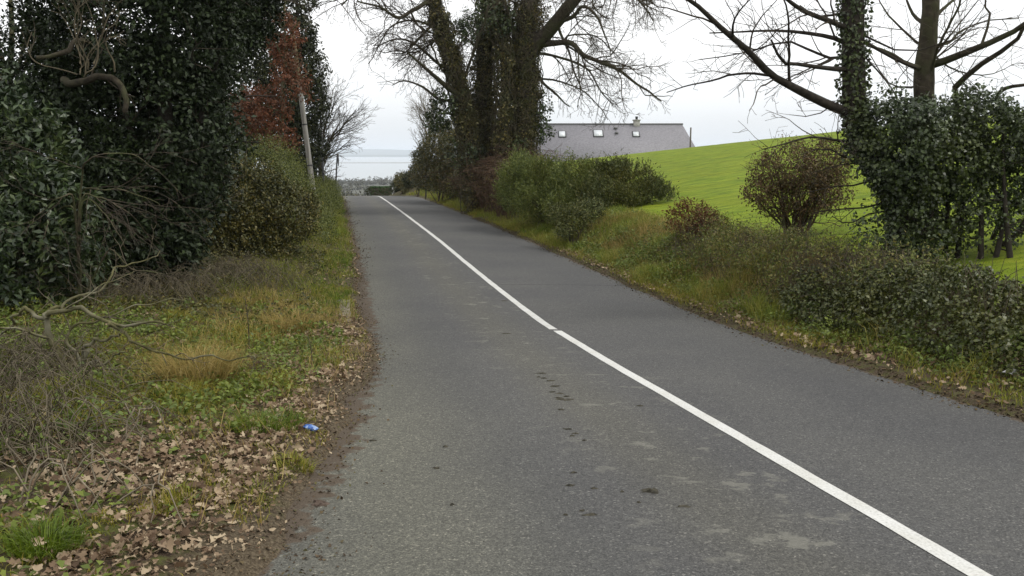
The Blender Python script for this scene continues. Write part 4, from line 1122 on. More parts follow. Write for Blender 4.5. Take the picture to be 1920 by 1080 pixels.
for k in range(14):
    s0 = np.array(tt_.location) + [rng.normal() * .1, rng.normal() * .1, 0]
    e_ = P(1400 + 190 * rng.random(), 270 + 90 * rng.random(), 19 + rng.normal() * .4)
    limb(tw, [s0, (s0 + e_) / 2 + rng.normal(size=3) * .15, e_], .03, .007, prs, sides=5, dens=4)
tw[0].build('stems', M['twig_brown'], tt_); tw[1].build('twigs', M['twig_brown'], tt_)

# ------------------------------------------------------------------ two trees by the field, ivy-clad
SY_ = 14.9
def S(px, py, dy=0.0): return P(px, py, SY_ + dy)
xb = (1694 - 960) / FPX * SY_ * 1.0
f0 = np.array([xb, SY_, G(xb, SY_) - .12])
t = empty('ivy_clad_tree', f0 + [0, 0, .12], 'curved young tree with an ivy-clad trunk and long bare limbs beside the field', 'tree')
prc = dict(minL=0.14, dens=3.6, wig=0.13, trop=0.05, ang=0.75, ratio=0.42, seg=0.14, lev=3, rmin=0.0035, slim=.013, split=.02)
bp = bufpair()
c, rd = limb(bp, [f0, S(1690, 400), S(1640, 300), S(1606, 225), S(1600, 130), S(1600, 40), S(1594, -120)], .24, .165, prc, sides=12, jit=.008, dens=.3, n=40)
ivt = [(c, rd)]
for pts, r0_, r1_, dn in (
    ([S(1600, 215), S(1560, 198, -.2), S(1490, 165, -.5), S(1445, 140, -.7), S(1400, 90, -1), S(1340, 40, -1.3), S(1285, -5, -1.6)], .085, .03, 1.8),
    ([S(1598, 85), S(1560, 70, .2), S(1500, 62, .5), S(1430, 58, .8), S(1330, 62, 1.1)], .045, .012, 2.4),
    ([S(1598, 130), S(1550, 130, -.3), S(1500, 122, -.5), S(1470, 117, -.7), S(1450, 85, -.9), S(1446, 75, -1)], .045, .014, 2.2),
    ([S(1598, 105), S(1560, 108, .2), S(1520, 95, .4), S(1470, 80, .6), S(1400, 100, .9), S(1310, 112, 1.2)], .03, .008, 2.4),
    ([S(1594, 55), S(1560, 40, -.3), S(1510, 20, -.6), S(1470, -5, -.9), S(1420, -50, -1.2)], .05, .02, 2),
    ([S(1596, 20), S(1570, 28, .3), S(1530, 30, .6), S(1500, 10, .9)], .03, .01, 2.4),
    ([S(1604, 70), S(1640, 90, .2), S(1690, 118, .4), S(1720, 128, .6)], .035, .02, 1.5),
    ([S(1606, 60), S(1650, 80, -.3), S(1700, 98, -.5), S(1760, 82, -.8), S(1800, 70, -1)], .02, .006, 2.4),
    ([S(1604, 90), S(1650, 140, -.2), S(1680, 180, -.3)], .018, .008, 2.2),
    ([S(1615, 260), S(1580, 265, -.3), S(1530, 255, -.5), S(1490, 262, -.7), S(1430, 280, -.9)], .028, .007, 3.2),
    ([S(1630, 290), S(1590, 300, -.2), S(1550, 280, -.4), S(1500, 290, -.6)], .022, .006, 3.2),
    ([S(1650, 330), S(1610, 345, -.2), S(1560, 350, -.3), S(1500, 365, -.5)], .02, .006, 3.2),
    ([S(1670, 370), S(1630, 385, -.2), S(1580, 390, -.3), S(1520, 400, -.4)], .02, .006, 3),
    ([S(1660, 350), S(1620, 310, .2), S(1570, 310, .4), S(1520, 325, .5)], .02, .006, 3),
    ([S(1685, 400), S(1640, 400, -.3), S(1590, 420, -.5), S(1560, 405, -.6)], .018, .006, 3),
    ([S(1602, 180), S(1570, 190, .2), S(1530, 215, .4), S(1480, 215, .5)], .018, .005, 2.6)):
    limb(bp, pts, r0_, r1_, prc, sides=7, jit=.012, dens=dn * 1.85, t0=.15)
bp[0].build('trunk', M['bark_dark'], t, True); bp[1].build('crown', M['twig'], t)
ivy_on(ivt, 520, .062, .052, M['ivy'], t, thick=.09)

xb = (1742 - 960) / FPX * 15.8
f1 = np.array([xb, 15.8, G(xb, 15.8) - .12])
t = empty('bare_tree', f1 + [0, 0, .12], 'straight mossy-trunked bare tree rising out of the ivy thicket', 'tree')
bp = bufpair()
def S2(px, py, dy=0.): return P(px, py, 15.8 + dy)
limb(bp, [f1, S2(1738, 330), S2(1732, 170), S2(1738, 80), S2(1745, 0), S2(1748, -120)], .2, .13, prc, sides=12, jit=.008, dens=.3, n=36)
for pts, r0_, r1_, dn in (
    ([S2(1733, 130), S2(1700, 118, -.3), S2(1670, 98, -.5), S2(1625, 85, -.8)], .05, .02, 2),
    ([S2(1745, 122), S2(1780, 112, -.2), S2(1830, 92, -.5), S2(1890, 68, -.8), S2(1935, 35, -1.1)], .075, .04, 1.8),
    ([S2(1790, 165, .3), S2(1815, 140, 0), S2(1855, 110, -.3), S2(1900, 80, -.6), S2(1925, 40, -.8)], .055, .03, 1.8),
    ([S2(1738, 50), S2(1715, 30, .3), S2(1700, 0, .5)], .04, .02, 2),
    ([S2(1745, 40), S2(1770, 15, .3), S2(1800, -10, .5)], .04, .02, 2),
    ([S2(1740, 85), S2(1780, 80, .4), S2(1800, 60, .6), S2(1850, 40, .9), S2(1910, 35, 1.2)], .03, .008, 2.5),
    ([S2(1740, 95), S2(1700, 60, .4), S2(1660, 20, .8), S2(1640, -20, 1)], .025, .008, 2.5),
    ([S2(1870, 178, -.2), S2(1890, 165, -.4), S2(1940, 158, -.6)], .04, .025, 2),
    ([S2(1840, 85, -.5), S2(1858, 30, -.4), S2(1848, 5, -.3), S2(1855, -40, -.2)], .025, .01, 2.5),
    ([S2(1735, 160), S2(1690, 165, .3), S2(1660, 150, .6), S2(1630, 100, .8)], .02, .008, 2.4),
    ([S2(1742, 100), S2(1790, 130, .3), S2(1850, 140, .6), S2(1900, 120, .9)], .02, .006, 2.6)):
    limb(bp, pts, r0_, r1_, prc, sides=7, jit=.012, dens=dn * 1.85, t0=.15)
limb(bp, [f1 + [.35, .1, .05], S2(1800, 400, .3), S2(1780, 330, .2), S2(1795, 240, .3), S2(1790, 165, .3)], .055, .045, prc, sides=7, jit=.03, dens=1.5)
limb(bp, [f1 + [1.1, -.1, .05], S2(1875, 400, -.3), S2(1850, 330, -.1), S2(1880, 250, -.3), S2(1870, 178, -.2)], .045, .03, prc, sides=7, jit=.03, dens=2.0)
bp[0].build('trunk', M['bark_mid'], t, True); bp[1].build('crown', M['twig'], t)

# ivy thicket around the feet of both trees
xb = (1770 - 960) / FPX * 14.6; f2 = np.array([xb, 14.6, G(xb, 14.6)])
t = empty('ivy_thicket', f2, 'large rounded dark ivy thicket smothering stems under the two field trees', 'shrub')
sb = Buf()
for (px0, px1, py1) in ((1700, 1690, 260), (1745, 1760, 240), (1770, 1740, 300), (1800, 1830, 240), (1830, 1850, 260), (1870, 1880, 250), (1890, 1900, 300), (1905, 1960, 330), (1740, 1700, 340), (1810, 1790, 320), (1850, 1890, 360)):
    x0 = (px0 - 960) / FPX * 14.5; y0_ = 14.5 + rng.normal() * .3
    s0 = np.array([x0, y0_, G(x0, y0_) - .1]); e_ = P(px1, py1, 14.6 + rng.normal() * .3)
    cc = spline([s0, (s0 + e_) / 2 + rng.normal(size=3) * .14, e_], 12); sb.tube(cc, np.linspace(.05, .018, 12), 6)
    for k in range(7):
        j = rng.integers(2, 11); d1 = rdir(1)[0]; d1[2] *= .5
        e2_ = cc[j] + d1 * (.3 + .5 * rng.random()); sb.tube(spline([cc[j], (cc[j] + e2_) / 2 + rng.normal(size=3) * .07, e2_], 6), np.linspace(.014, .006, 6), 4)
sb.build('stems', M['bark_dark'], t)
foliage('foliage', [B(1690, 265, 14.5, (.65, .6, .6)), B(1760, 240, 14.6, (.65, .65, .5)), B(1830, 225, 14.7, (.6, .6, .42)), B(1880, 270, 14.6, (.6, .6, .55)), B(1790, 300, 14.5, (.7, .6, .55)), B(1660, 240, 14.5, (.35, .4, .3)), B(1920, 330, 14.6, (.5, .5, .5)), B(1720, 330, 14.5, (.5, .5, .4)), B(1960, 260, 14.7, (.6, .6, .6))],
        6200, 8, .2, .060, .050, M['ivy'], t, rough=.5, inner=.5, seed=18, droop=.4)
foliage('foliage', [B(1690, 420, 14.4, (.5, .5, .5)), B(1740, 410, 14.5, (.55, .5, .6)), B(1800, 380, 14.5, (.6, .5, .5)), B(1660, 440, 14.3, (.4, .4, .35)), B(1870, 370, 14.6, (.5, .5, .4)), B(1830, 420, 14.6, (.6, .5, .4)), B(1710, 470, 14.2, (.3, .4, .25))],
        1500, 7, .2, .060, .050, M['ivy'], t, rough=.7, inner=.8, seed=19, droop=.4)

# ------------------------------------------------------------------ ivy hedge on the right bank
hb = []
for Y in np.arange(4.5, 14.2, .4):
    f = sstep(11.5, 14.5, Y)
    for tt0, hz_, rr_ in ((1.2, .06, .36), (1.6, .06, .38), (2.0, -.04, .34)):
        x = bank(tt0 + .15 * vnoise(Y * .8, tt0, 16), Y); g = G(x, Y)
        hb.append((np.array([x, Y, g + hz_ + .1 * vnoise(Y * .9, tt0, 14) - .1 * f]), (.50, .5, rr_ + .1 * vnoise(Y * .7, 3. + tt0, 15) - .08 * f)))
x = bank(1.7, 10); t = empty('ivy_hedge', (x, 10, G(x, 10)), 'low dull ivy-covered hedge bank on the right, below the ivy thicket', 'hedge')
foliage('foliage', hb, 22000, 5, .12, .049, .040, M['ivy_dull'], t, rough=.4, inner=.25, seed=20, droop=.5, up=.1)
sb = Buf()
for k in range(420):
    Y = rng.uniform(5, 15); a = rng.normal() * .4; x = bank(1.55 + a, Y); z = G(x, Y) + .45 * math.exp(-(a / .6) ** 2) + .02
    d1 = rdir(1)[0] * .3; d1[2] = abs(d1[2]) * .8
    p0 = np.array([x, Y, z - .3]); sb.tube(spline([p0, p0 + [d1[0] * .4, d1[1] * .4, .32], p0 + [d1[0], d1[1], .38 + d1[2]]], 6), np.linspace(.007, .003, 6), 3)
sb.build('stems', M['twig_grey'], t)
# taller brown scrub and bracken on the bank beyond
sp = [(bank(1.8, Y), Y, .75, .9) for Y in (12.6, 13.6, 14.6, 15.6, 16.6, 17.6, 18.6, 19.6)]
ts = scrub('tan and brown dead-stemmed scrub on the bank between the ivy hedge and the gorse', 1400, 16, sp, 800, .58, M['twig_grey'], r=.0042, lean=.5)
foliage('foliage', [(np.array([x, y, G(x, y) + .2]), (.85, .8, .42)) for x, y, a_, b_ in sp], 3800, 5, .22, .055, .022, M['scrub_leaf'], ts, rough=.5, inner=.6, seed=31, up=.8)
ts = empty('bracken_patch', tree_base(1290, 20.5), 'patch of red-brown dead bracken on top of the bank', 'bracken')
foliage('foliage', [B(1290, 410, 20.4, (.45, .45, .28)), B(1320, 425, 20, (.4, .4, .25))], 700, 8, .22, .07, .03, M['bracken'], ts, rough=.4, inner=.8, seed=21, droop=.6)
# ------------------------------------------------------------------ left verge: litter, grass, brambles
def area(n, y0, y1, t0, t1, side, mask=None):
    y = rng.uniform(y0, y1, n); tt = rng.uniform(t0, t1, n)
    x = bank(tt, y) if side > 0 else lbank(tt, y)
    if mask is not None:
        k = rng.random(n) < mask(x, y, tt); x, y, tt = x[k], y[k], tt[k]
    return np.stack([x, y, H(x, y)], -1), tt
def patch_mask(spots):
    sp_ = [(hit(px, py), r) for px, py, r in spots]
    def f(x, y):
        m_ = np.zeros(len(x))
        for c_, r in sp_: m_ = np.maximum(m_, np.exp(-(((x - c_[0]) / r) ** 2 + ((y - c_[1]) / (r * 1.3)) ** 2)))
        return m_
    return f
lit_p = patch_mask([(300, 880, .75), (430, 850, .55), (200, 910, .4), (380, 930, .4), (560, 765, .4), (610, 700, .35), (620, 620, .5), (480, 900, .3), (250, 1040, .3), (590, 560, .8), (150, 1060, .2)])
grn_p = patch_mask([(480, 640, .9), (560, 650, .7), (200, 770, .7), (450, 800, .45), (560, 795, .4), (80, 1020, .35), (350, 790, .5), (250, 720, .8), (540, 870, .2), (400, 720, .8), (640, 690, .4), (300, 960, .25), (150, 1000, .3), (20, 1000, .3), (640, 470, 1.2), (650, 520, .8), (60, 760, .6), (400, 590, 1.2), (300, 660, .9)])
dry_p = patch_mask([(370, 690, .45), (540, 600, .7), (460, 630, .5), (600, 440, 1.6), (560, 470, 1.5), (300, 720, .3), (620, 400, 3), (500, 570, .6)])

def dead_leaves(pos, size, lift=.035):
    """curled dead leaves with an uneven lobed outline, folded along the midrib"""
    n = len(pos)
    D = rdir(n); D[:, 2] *= .5; U = norm(rng.normal(size=(n, 3)) * .6 + [0, 0, 1])
    pos = pos + np.stack([np.zeros(n), np.zeros(n), .006 + lift * rng.random(n)], -1)
    D = norm(D); Sd = norm(np.cross(D, U)); Nn = np.cross(Sd, D)
    L = (size * (.4 + 1.0 * rng.random(n) ** 1.5))[:, None]; W = L * (.5 + .4 * rng.random((n, 1))); cu = (rng.random((n, 1)) - .2) * 1.3; cl_ = rng.normal(size=(n, 1)) * .5
    outline = [(-.5, 0), (-.30, .42), (-.12, .26), (.06, .50), (.20, .22), (.34, .26), (.5, 0), (.34, -.26), (.20, -.22), (.06, -.50), (-.12, -.26), (-.30, -.42)]
    vs = []
    for a, b_ in outline:
        jx = rng.normal(size=(n, 1)) * .05; jy = rng.normal(size=(n, 1)) * .07
        vs.append(pos + D * L * (a + jx) + Sd * W * (b_ + jy) + Nn * (W * abs(b_) * cu * .8 + L * a * a * cl_))
    V = np.stack(vs, 1).reshape(-1, 3); i = np.arange(n) * 12
    F = [np.stack([i + a for a in f], -1) for f in ((0, 1, 2, 10), (0, 10, 11), (2, 3, 4), (2, 4, 8, 10), (8, 9, 10), (4, 5, 6), (4, 6, 8), (6, 7, 8))]
    q = [f for f in F if f.shape[1] == 4]; t3 = [f for f in F if f.shape[1] == 3]
    return V, [np.vstack(q), np.vstack(t3)]

def ml(x, y, tt): return np.clip(lit_p(x, y) * .95 + .05 + .35 * np.clip(fbm(x * 1.1, y * 1.1, 101), 0, 1), 0, 1) * sstep(-.15, .45, tt)
pl, _ = area(66000, 3.0, 13, -.15, 6.5, -1, ml)
pl2, _ = area(16000, 13, 34, -.05, 3.5, -1, lambda x, y, tt: np.clip(.16 + .5 * np.clip(fbm(x * .8, y * .8, 102), 0, 1), 0, 1) * sstep(2.5, .4, tt))
pr_, _ = area(26000, 5.5, 26, .05, 1.7, 1, lambda x, y, tt: np.clip(.15 + .9 * np.clip(fbm(x * .9, y * .9, 103) + .1, 0, 1), 0, 1) * sstep(1.7, .8, tt))
V1, F1 = dead_leaves(pl, .064)
tag(put('leaf_litter', V1, F1, M['litter']), 'brown fallen leaves littering the left verge', 'leaves', kind='stuff')
V1, F1 = dead_leaves(pl2, .075)
tag(put('leaf_litter', V1, F1, M['litter']), 'fallen leaves under the hedge further along the left verge', 'leaves', kind='stuff')
V1, F1 = dead_leaves(pr_, .075)
tag(put('leaf_litter', V1, F1, M['litter']), 'fallen leaves at the foot of the right bank', 'leaves', kind='stuff')

def mg(x, y, tt): return np.clip((grn_p(x, y) * .9 + .05) * (.35 + 1.1 * sstep(-.25, .3, fbm(x * 2.2, y * 2.2, 133))) + .5 * np.clip(fbm(x * 1.2, y * 1.2, 104) - .05, 0, 1) - .7 * lit_p(x, y) * (grn_p(x, y) < .6), 0, 1) * sstep(.02, .5, tt)
pg, _ = area(150000, 3.0, 15, -.05, 7, -1, mg)
tag(blades(pg, .05 + .16 * sstep(-.15, .45, fbm(pg[:, 0] * 1.6, pg[:, 1] * 1.6, 131)), .006, .9, M['grass'], 'verge_grass'), 'short green grass among the leaves of the left verge', 'grass', kind='stuff')
pg, _ = area(40000, 15, 62, .05, 2.6, -1, lambda x, y, tt: np.clip(.75 + fbm(x * .8, y * .8, 105), 0, 1) * sstep(0, .35, tt))
tag(blades(pg, .10 + .32 * sstep(-.15, .4, fbm(pg[:, 0] * 1.5, pg[:, 1] * 1.1, 152)), .010, 1.0, M['grass_bank'], 'verge_grass'), 'tan and green long grass between road and olive hedge', 'grass', kind='stuff')
pg, _ = area(26000, 14, 62, .0, .9, -1, lambda x, y, tt: np.clip(.6 + 1.2 * fbm(x * .5, y * .5, 106), 0, 1) * sstep(0, .2, tt))
tag(blades(pg, .04 + .12 * sstep(-.2, .4, fbm(pg[:, 0] * 1.2, pg[:, 1] * .9, 151)), .010, .7, M['grass_lush'], 'verge_grass'), 'bright green grass strip along the left road edge', 'grass', kind='stuff')
pg, _ = area(46000, 4.5, 16, .05, 6, -1, lambda x, y, tt: dry_p(x, y) * (.4 + .9 * sstep(-.2, .3, fbm(x * 2, y * 2, 134))) + .10 * sstep(0, .4, fbm(x * 1.4, y * 1.4, 135)))
tag(blades(pg, .24, .006, 1.0, M['grass_dry'], 'dry_grass'), 'tan dry grass standing in the left verge', 'grass', kind='stuff')

def tuft(label, px, py, n, r, h, mat, name='grass_tuft', wd=.007, lean=.9):
    c_ = hit(px, py)
    t = empty(name, c_, label, 'grass')
    a = rng.random(n) * 6.28; rr = r * np.sqrt(rng.random(n))
    x = c_[0] + rr * np.cos(a); y = c_[1] + rr * np.sin(a)
    pos = np.stack([x, y, H(x, y) - .01], -1)
    blades(pos, h, wd, lean, mat, 'blades', t, dirs=np.stack([np.cos(a), np.sin(a), 0 * a], -1) * .8)
    return t
tuft('lush bright green grass tuft at the front of the left verge', 85, 1040, 620, .17, .14, M['grass_lush'])
tuft('tan dry grass tussock below the sprawling bare shrub', 372, 712, 1100, .36, .34, M['grass_dry'])
tuft('tan dry grass tussock near the rooted twig at the road side', 545, 622, 700, .35, .32, M['grass_dry'])
tuft('small green grass tuft beside the blue crisp packet', 500, 800, 600, .3, .13, M['grass_lush'])
tuft('small yellow-green tuft at the leaf litter edge', 552, 872, 260, .13, .08, M['grass'])

# small leaf fragments trodden into the bare soil strip
pf, _ = area(9000, 3.0, 16, -.1, .75, -1, lambda x, y, tt: sstep(-.1, .15, tt))
V1, F1 = dead_leaves(pf, .030, .012)
tag(put('leaf_litter', V1, F1, M['litter']), 'small leaf fragments trodden into the soil strip by the left road edge', 'leaves', kind='stuff')
pg, _ = area(16000, 4, 20, .02, .8, -1, lambda x, y, tt: sstep(.0, .35, fbm(x * 1.3, y * 1.3, 161)))
tag(blades(pg, .05, .006, .9, M['grass'], 'verge_grass'), 'thin moss and grass patches on the soil strip by the left road edge', 'grass', kind='stuff')

# low leafy weeds and bramble leaves
def weeds(n, y0, y1, t0, t1, side, mask, L, mat, label, hgt=.12):
    pw, tt = area(n, y0, y1, t0, t1, side, mask)
    k = 5
    C = pw[:, None, :] + rng.normal(size=(len(pw), k, 3)) * np.array([.06, .06, 0]) + np.stack([np.zeros((len(pw), k)), np.zeros((len(pw), k)), hgt * rng.random((len(pw), k))], -1)
    C = C.reshape(-1, 3); D = rdir(len(C)); D[:, 2] = D[:, 2] * .4 + .1
    U = norm(rng.normal(size=(len(C), 3)) * .4 + [0, 0, 1]); s_ = .6 + .8 * rng.random(len(C))
    V, F = leaf_mesh(C, D, U, L * s_, L * .6 * s_, bend=.15)
    tag(put('low_weeds', V, [F], mat), label, 'weeds', kind='stuff')
weeds(15000, 3.0, 13, .4, 7, -1, lambda x, y, tt: np.clip(.22 + .9 * np.clip(fbm(x * .9, y * .9, 107), 0, 1) + .5 * sstep(3, 5.5, tt), 0, 1) * (1 - .9 * lit_p(x, y)), .05, M['weed'], 'low green weeds and bramble leaves on the left verge')
weeds(5200, 12, 24, .8, 6, -1, lambda x, y, tt: np.clip(.5 + fbm(x * .9, y * .9, 108), 0, 1), .06, M['olive'], 'dark low undergrowth at the foot of the left shrubs', .25)
weeds(9500, 5.5, 24, .25, 1.6, 1, lambda x, y, tt: np.clip(.25 + 1.2 * np.clip(fbm(x * .8, y * .8, 109), 0, 1), 0, 1) * sstep(.2, .6, tt), .05, M['weed'], 'ground ivy and weeds at the foot of the right bank')

# sprawling bare shrub with lichen-green limbs
s0 = hit(140, 705)
SYb = s0[1]
t = empty('sprawling_shrub', s0, 'sprawling bare shrub with lichen-yellow crooked limbs on the left verge', 'shrub')
bp = bufpair()
def W(px, py, dy=0.): return P(px, py, SYb + dy)
prw = dict(minL=.10, dens=4.5, wig=.22, trop=.04, ang=.8, ratio=.42, seg=.09, lev=3, rmin=.0028, slim=.014, split=.012)
for pts, r0_, r1_, dn in (
    ([s0 - [0, 0, .05], W(100, 650, 0), W(86, 600, .05), W(120, 583, .05), W(160, 585, 0), W(205, 603, -.1), W(260, 612, -.2), W(310, 608, -.3)], .042, .012, 2.5),
    ([W(90, 595, .05), W(50, 586, .2), W(25, 600, .3), W(-20, 640, .4)], .026, .012, 2.5),
    ([W(88, 598), W(105, 575, .2), W(140, 555, .4), W(195, 538, .6), W(215, 505, .8), W(250, 500, 1.0), W(300, 470, 1.2)], .022, .006, 4),
    ([W(205, 603, -.1), W(225, 625, -.2), W(265, 650, -.25), W(330, 660, -.3), W(400, 668, -.35), W(480, 672, -.4)], .022, .006, 3.5),
    ([s0 + [.15, 0, -.05], W(165, 670, -.1), W(158, 655, -.1), W(180, 640, -.15), W(225, 628, -.2)], .034, .012, 2.5),
    ([s0 + [.2, -.1, -.05], W(170, 690, -.2), W(190, 680, -.3), W(235, 660, -.4)], .025, .01, 3),
    ([s0 + [.1, .2, -.05], W(130, 640, .3), W(150, 610, .4), W(200, 590, .5), W(280, 570, .7), W(350, 560, .9)], .02, .006, 4),
    ([s0 + [-.2, .1, -.05], W(60, 680, .2), W(20, 660, .3), W(-30, 650, .4)], .02, .006, 4),
    ([s0 + [.0, -.1, -.05], W(170, 700, -.3), W(230, 690, -.5), W(290, 700, -.6)], .014, .005, 4)):
    limb(bp, pts, r0_ * .9, r1_, prw, sides=7, jit=.028, dens=dn * 1.3, t0=.12, n=34)
bp[0].build('trunk', M['bark_moss'], t, True); bp[1].build('twigs', M['twig_grey'], t)

# drooping bare shrub in front of the evergreens
s0 = hit(150, 580)
t = empty('drooping_shrub', s0, 'grey drooping bare twigs in front of the low laurel', 'shrub')
bp = bufpair(); prd = dict(minL=.16, dens=1.9, wig=.13, trop=-.12, ang=.6, ratio=.45, seg=.12, lev=3, rmin=.003, split=.012)
for pts in ([(150, 380), (185, 372), (240, 400), (285, 450)], [(140, 390), (110, 370), (80, 390), (60, 420)], [(150, 375), (200, 355), (260, 365), (300, 385)], [(155, 385), (190, 400), (220, 440), (240, 470)], [(145, 400), (100, 400), (88, 440), (90, 470)],
            [(150, 350), (170, 300), (230, 290), (300, 320)], [(200, 470), (240, 500), (300, 510), (350, 500)], [(150, 480), (120, 470), (100, 500)]):
    limb(bp, [s0] + [P(x, y, s0[1] - .4 + rng.normal() * .25) for x, y in pts], .018, .005, prd, sides=5, jit=.02, dens=2.0, t0=.35, n=22)
bp[0].build('stems', M['bark'], t); bp[1].build('twigs', M['twig'], t)

# tangled dead bramble canes
def canes(label, spots, n, h, mat, base, r=.004):
    t = empty('bramble_tangle', base, label, 'brambles')
    bf = Buf()
    for i in range(n):
        c_, rr_ = spots[rng.integers(len(spots))]
        a = rng.random() * 6.28; q = rr_ * math.sqrt(rng.random()); x = c_[0] + q * math.cos(a); y = c_[1] + q * math.sin(a)
        p0 = np.array([x, y, G(x, y) - .02]); az = rng.random() * 6.28; ln_ = h * (1 + 2.0 * rng.random()); hh = h * (.4 + .8 * rng.random())
        d_ = np.array([math.cos(az), math.sin(az), 0])
        p2 = p0 + d_ * ln_; p2[2] = G(p2[0], p2[1]) + rng.random() * .3 * h
        p1 = (p0 + p2) / 2 + rng.normal(size=3) * .08; p1[2] = max(p0[2], p2[2]) + hh
        c = spline([p0, p1, p2], 9); c[1:-1] += rng.normal(size=(7, 3)) * .015
        bf.tube(c, np.linspace(r * 1.3, r * .7, 9), 3)
    bf.build('canes', mat, t); return t
h_ = hit
canes('tangle of dead brown bramble canes under the laurel', [(h_(40, 680), .9), (h_(60, 760), .7), (h_(-20, 720), .8), (h_(30, 840), .5)], 420, .34, M['twig_grey'], h_(40, 720))
canes('grey bramble tangle at the foot of the dark olive shrub', [(h_(330, 560), .9), (h_(420, 540), 1.0), (h_(480, 530), .9), (h_(260, 570), .9)], 420, .42, M['twig_grey'], h_(400, 550))
canes('sparse bramble canes arching over the leaf litter', [(h_(140, 960), .5), (h_(40, 950), .5), (h_(200, 860), .6), (h_(60, 880), .4)], 26, .25, M['twig_pale'], h_(120, 930), .006)
# two rooted thin twigs near the road
for (px, py, py1, lab) in ((467, 668, 555, 'tall thin dark twig standing in the green verge'), (585, 690, 630, 'short thin dark twig standing by the road edge leaves')):
    c_ = hit(px, py); e_ = P(px - 8, py1, c_[1]); bf = Buf(); bf.tube(spline([c_ - [0, 0, .03], (c_ + e_) / 2 + [.02, 0, 0], e_], 7), np.linspace(.008, .004, 7), 4)
    t = empty('bare_twig', c_, lab, 'twig'); bf.build('stem', M['twig'], t)
    bf = Buf(); m_ = c_ + (e_ - c_) * .7; bf.tube([m_, m_ + [.05, .02, .08]], .0035, 3); bf.build('side_shoot', M['twig'], t)

# ------------------------------------------------------------------ right bank grass, field tufts
pg, _ = area(88000, 5.5, 30, .15, 2.8, 1, lambda x, y, tt: np.clip(.35 + .5 * sstep(12, 18, y) + .9 * fbm(x * .7, y * .7, 111), 0, 1) * sstep(.1, .5, tt) * np.where(y < 15, sstep(1.2, .8, tt), 1))
tag(blades(pg, .09 + .30 * sstep(-.1, .45, fbm(pg[:, 0] * 1.9, pg[:, 1] * 1.5, 141)), .008, 1.0, M['grass_bank'], 'bank_grass'), 'tan and green long grass on the right bank', 'grass', kind='stuff')
pg, _ = area(44000, 24, 75, .1, 3.0, 1, lambda x, y, tt: np.clip(.7 + .8 * fbm(x * .6, y * .6, 112), 0, 1) * sstep(0, .5, tt))
tag(blades(pg, .26, .013, .9, M['grass_bank'], 'bank_grass'), 'yellow-green long grass on the right bank towards the crest', 'grass', kind='stuff')
pg, _ = area(60000, 5.5, 60, -.04, .75, 1, lambda x, y, tt: np.clip(.5 + 1.3 * fbm(x * .8, y * .8, 113), 0, 1) * sstep(-.05, .12, tt))
tag(blades(pg, .085, .008, .7, M['grass'], 'verge_grass'), 'short green grass strip along the right road edge', 'grass', kind='stuff')
pg, _ = area(16000, 14, 27, .8, 2.6, 1, lambda x, y, tt: np.clip(.2 + 1.5 * fbm(x * .9, y * .9, 114), 0, 1))
tag(blades(pg, .34, .007, 1.1, M['grass_dry'], 'dry_grass'), 'dry tan grass on top of the right bank', 'grass', kind='stuff')
y = rng.uniform(8, 30, 45000); tt = 2.6 + rng.random(len(y)) ** 1.2 * (5 + .4 * y)
x = bank(tt, y); k = rng.random(len(y)) < np.clip(.6 + .7 * fbm(x * .3, y * .8, 115), .1, 1) * sstep(30, 15, y)
pos = np.stack([x[k], y[k], H(x[k], y[k])], -1)
tag(blades(pos, .035, .007, 1.0, M['field_blade'], 'field_grass'), 'bright green pasture grass of the sloping field', 'grass', kind='stuff')

# tussocks and leafy clumps that make the bank lumpy
pc_, _ = area(170, 9, 32, .5, 2.6, 1)
blb = [(np.array([q[0], q[1], q[2] + .02]), (.16 + .22 * rng.random(), .2 + .2 * rng.random(), .10 + .16 * rng.random())) for q in pc_]
p_, d_ = blob_shoots(blb, 5200, .4, .4, 51); p_, d_ = above(p_, d_)
V, F = shoots_to_leaves(p_, d_, 6, .14, .06, .032, up=.6)
tag(put('bank_herbs', V, [F], M['weed']), 'low green herb and fern clumps on the right bank', 'plants', kind='stuff')
pc_, _ = area(150, 4, 14, .5, 6, -1, lambda x, y, tt: 1 - .95 * lit_p(x, y))
blb = [(np.array([q[0], q[1], q[2] + .0]), (.14 + .2 * rng.random(), .16 + .2 * rng.random(), .06 + .12 * rng.random())) for q in pc_]
p_, d_ = blob_shoots(blb, 4200, .4, .4, 52); p_, d_ = above(p_, d_)
V, F = shoots_to_leaves(p_, d_, 6, .12, .055, .034, up=.5)
tag(put('verge_herbs', V, [F], M['weed']), 'low green bramble and herb clumps on the left verge', 'plants', kind='stuff')

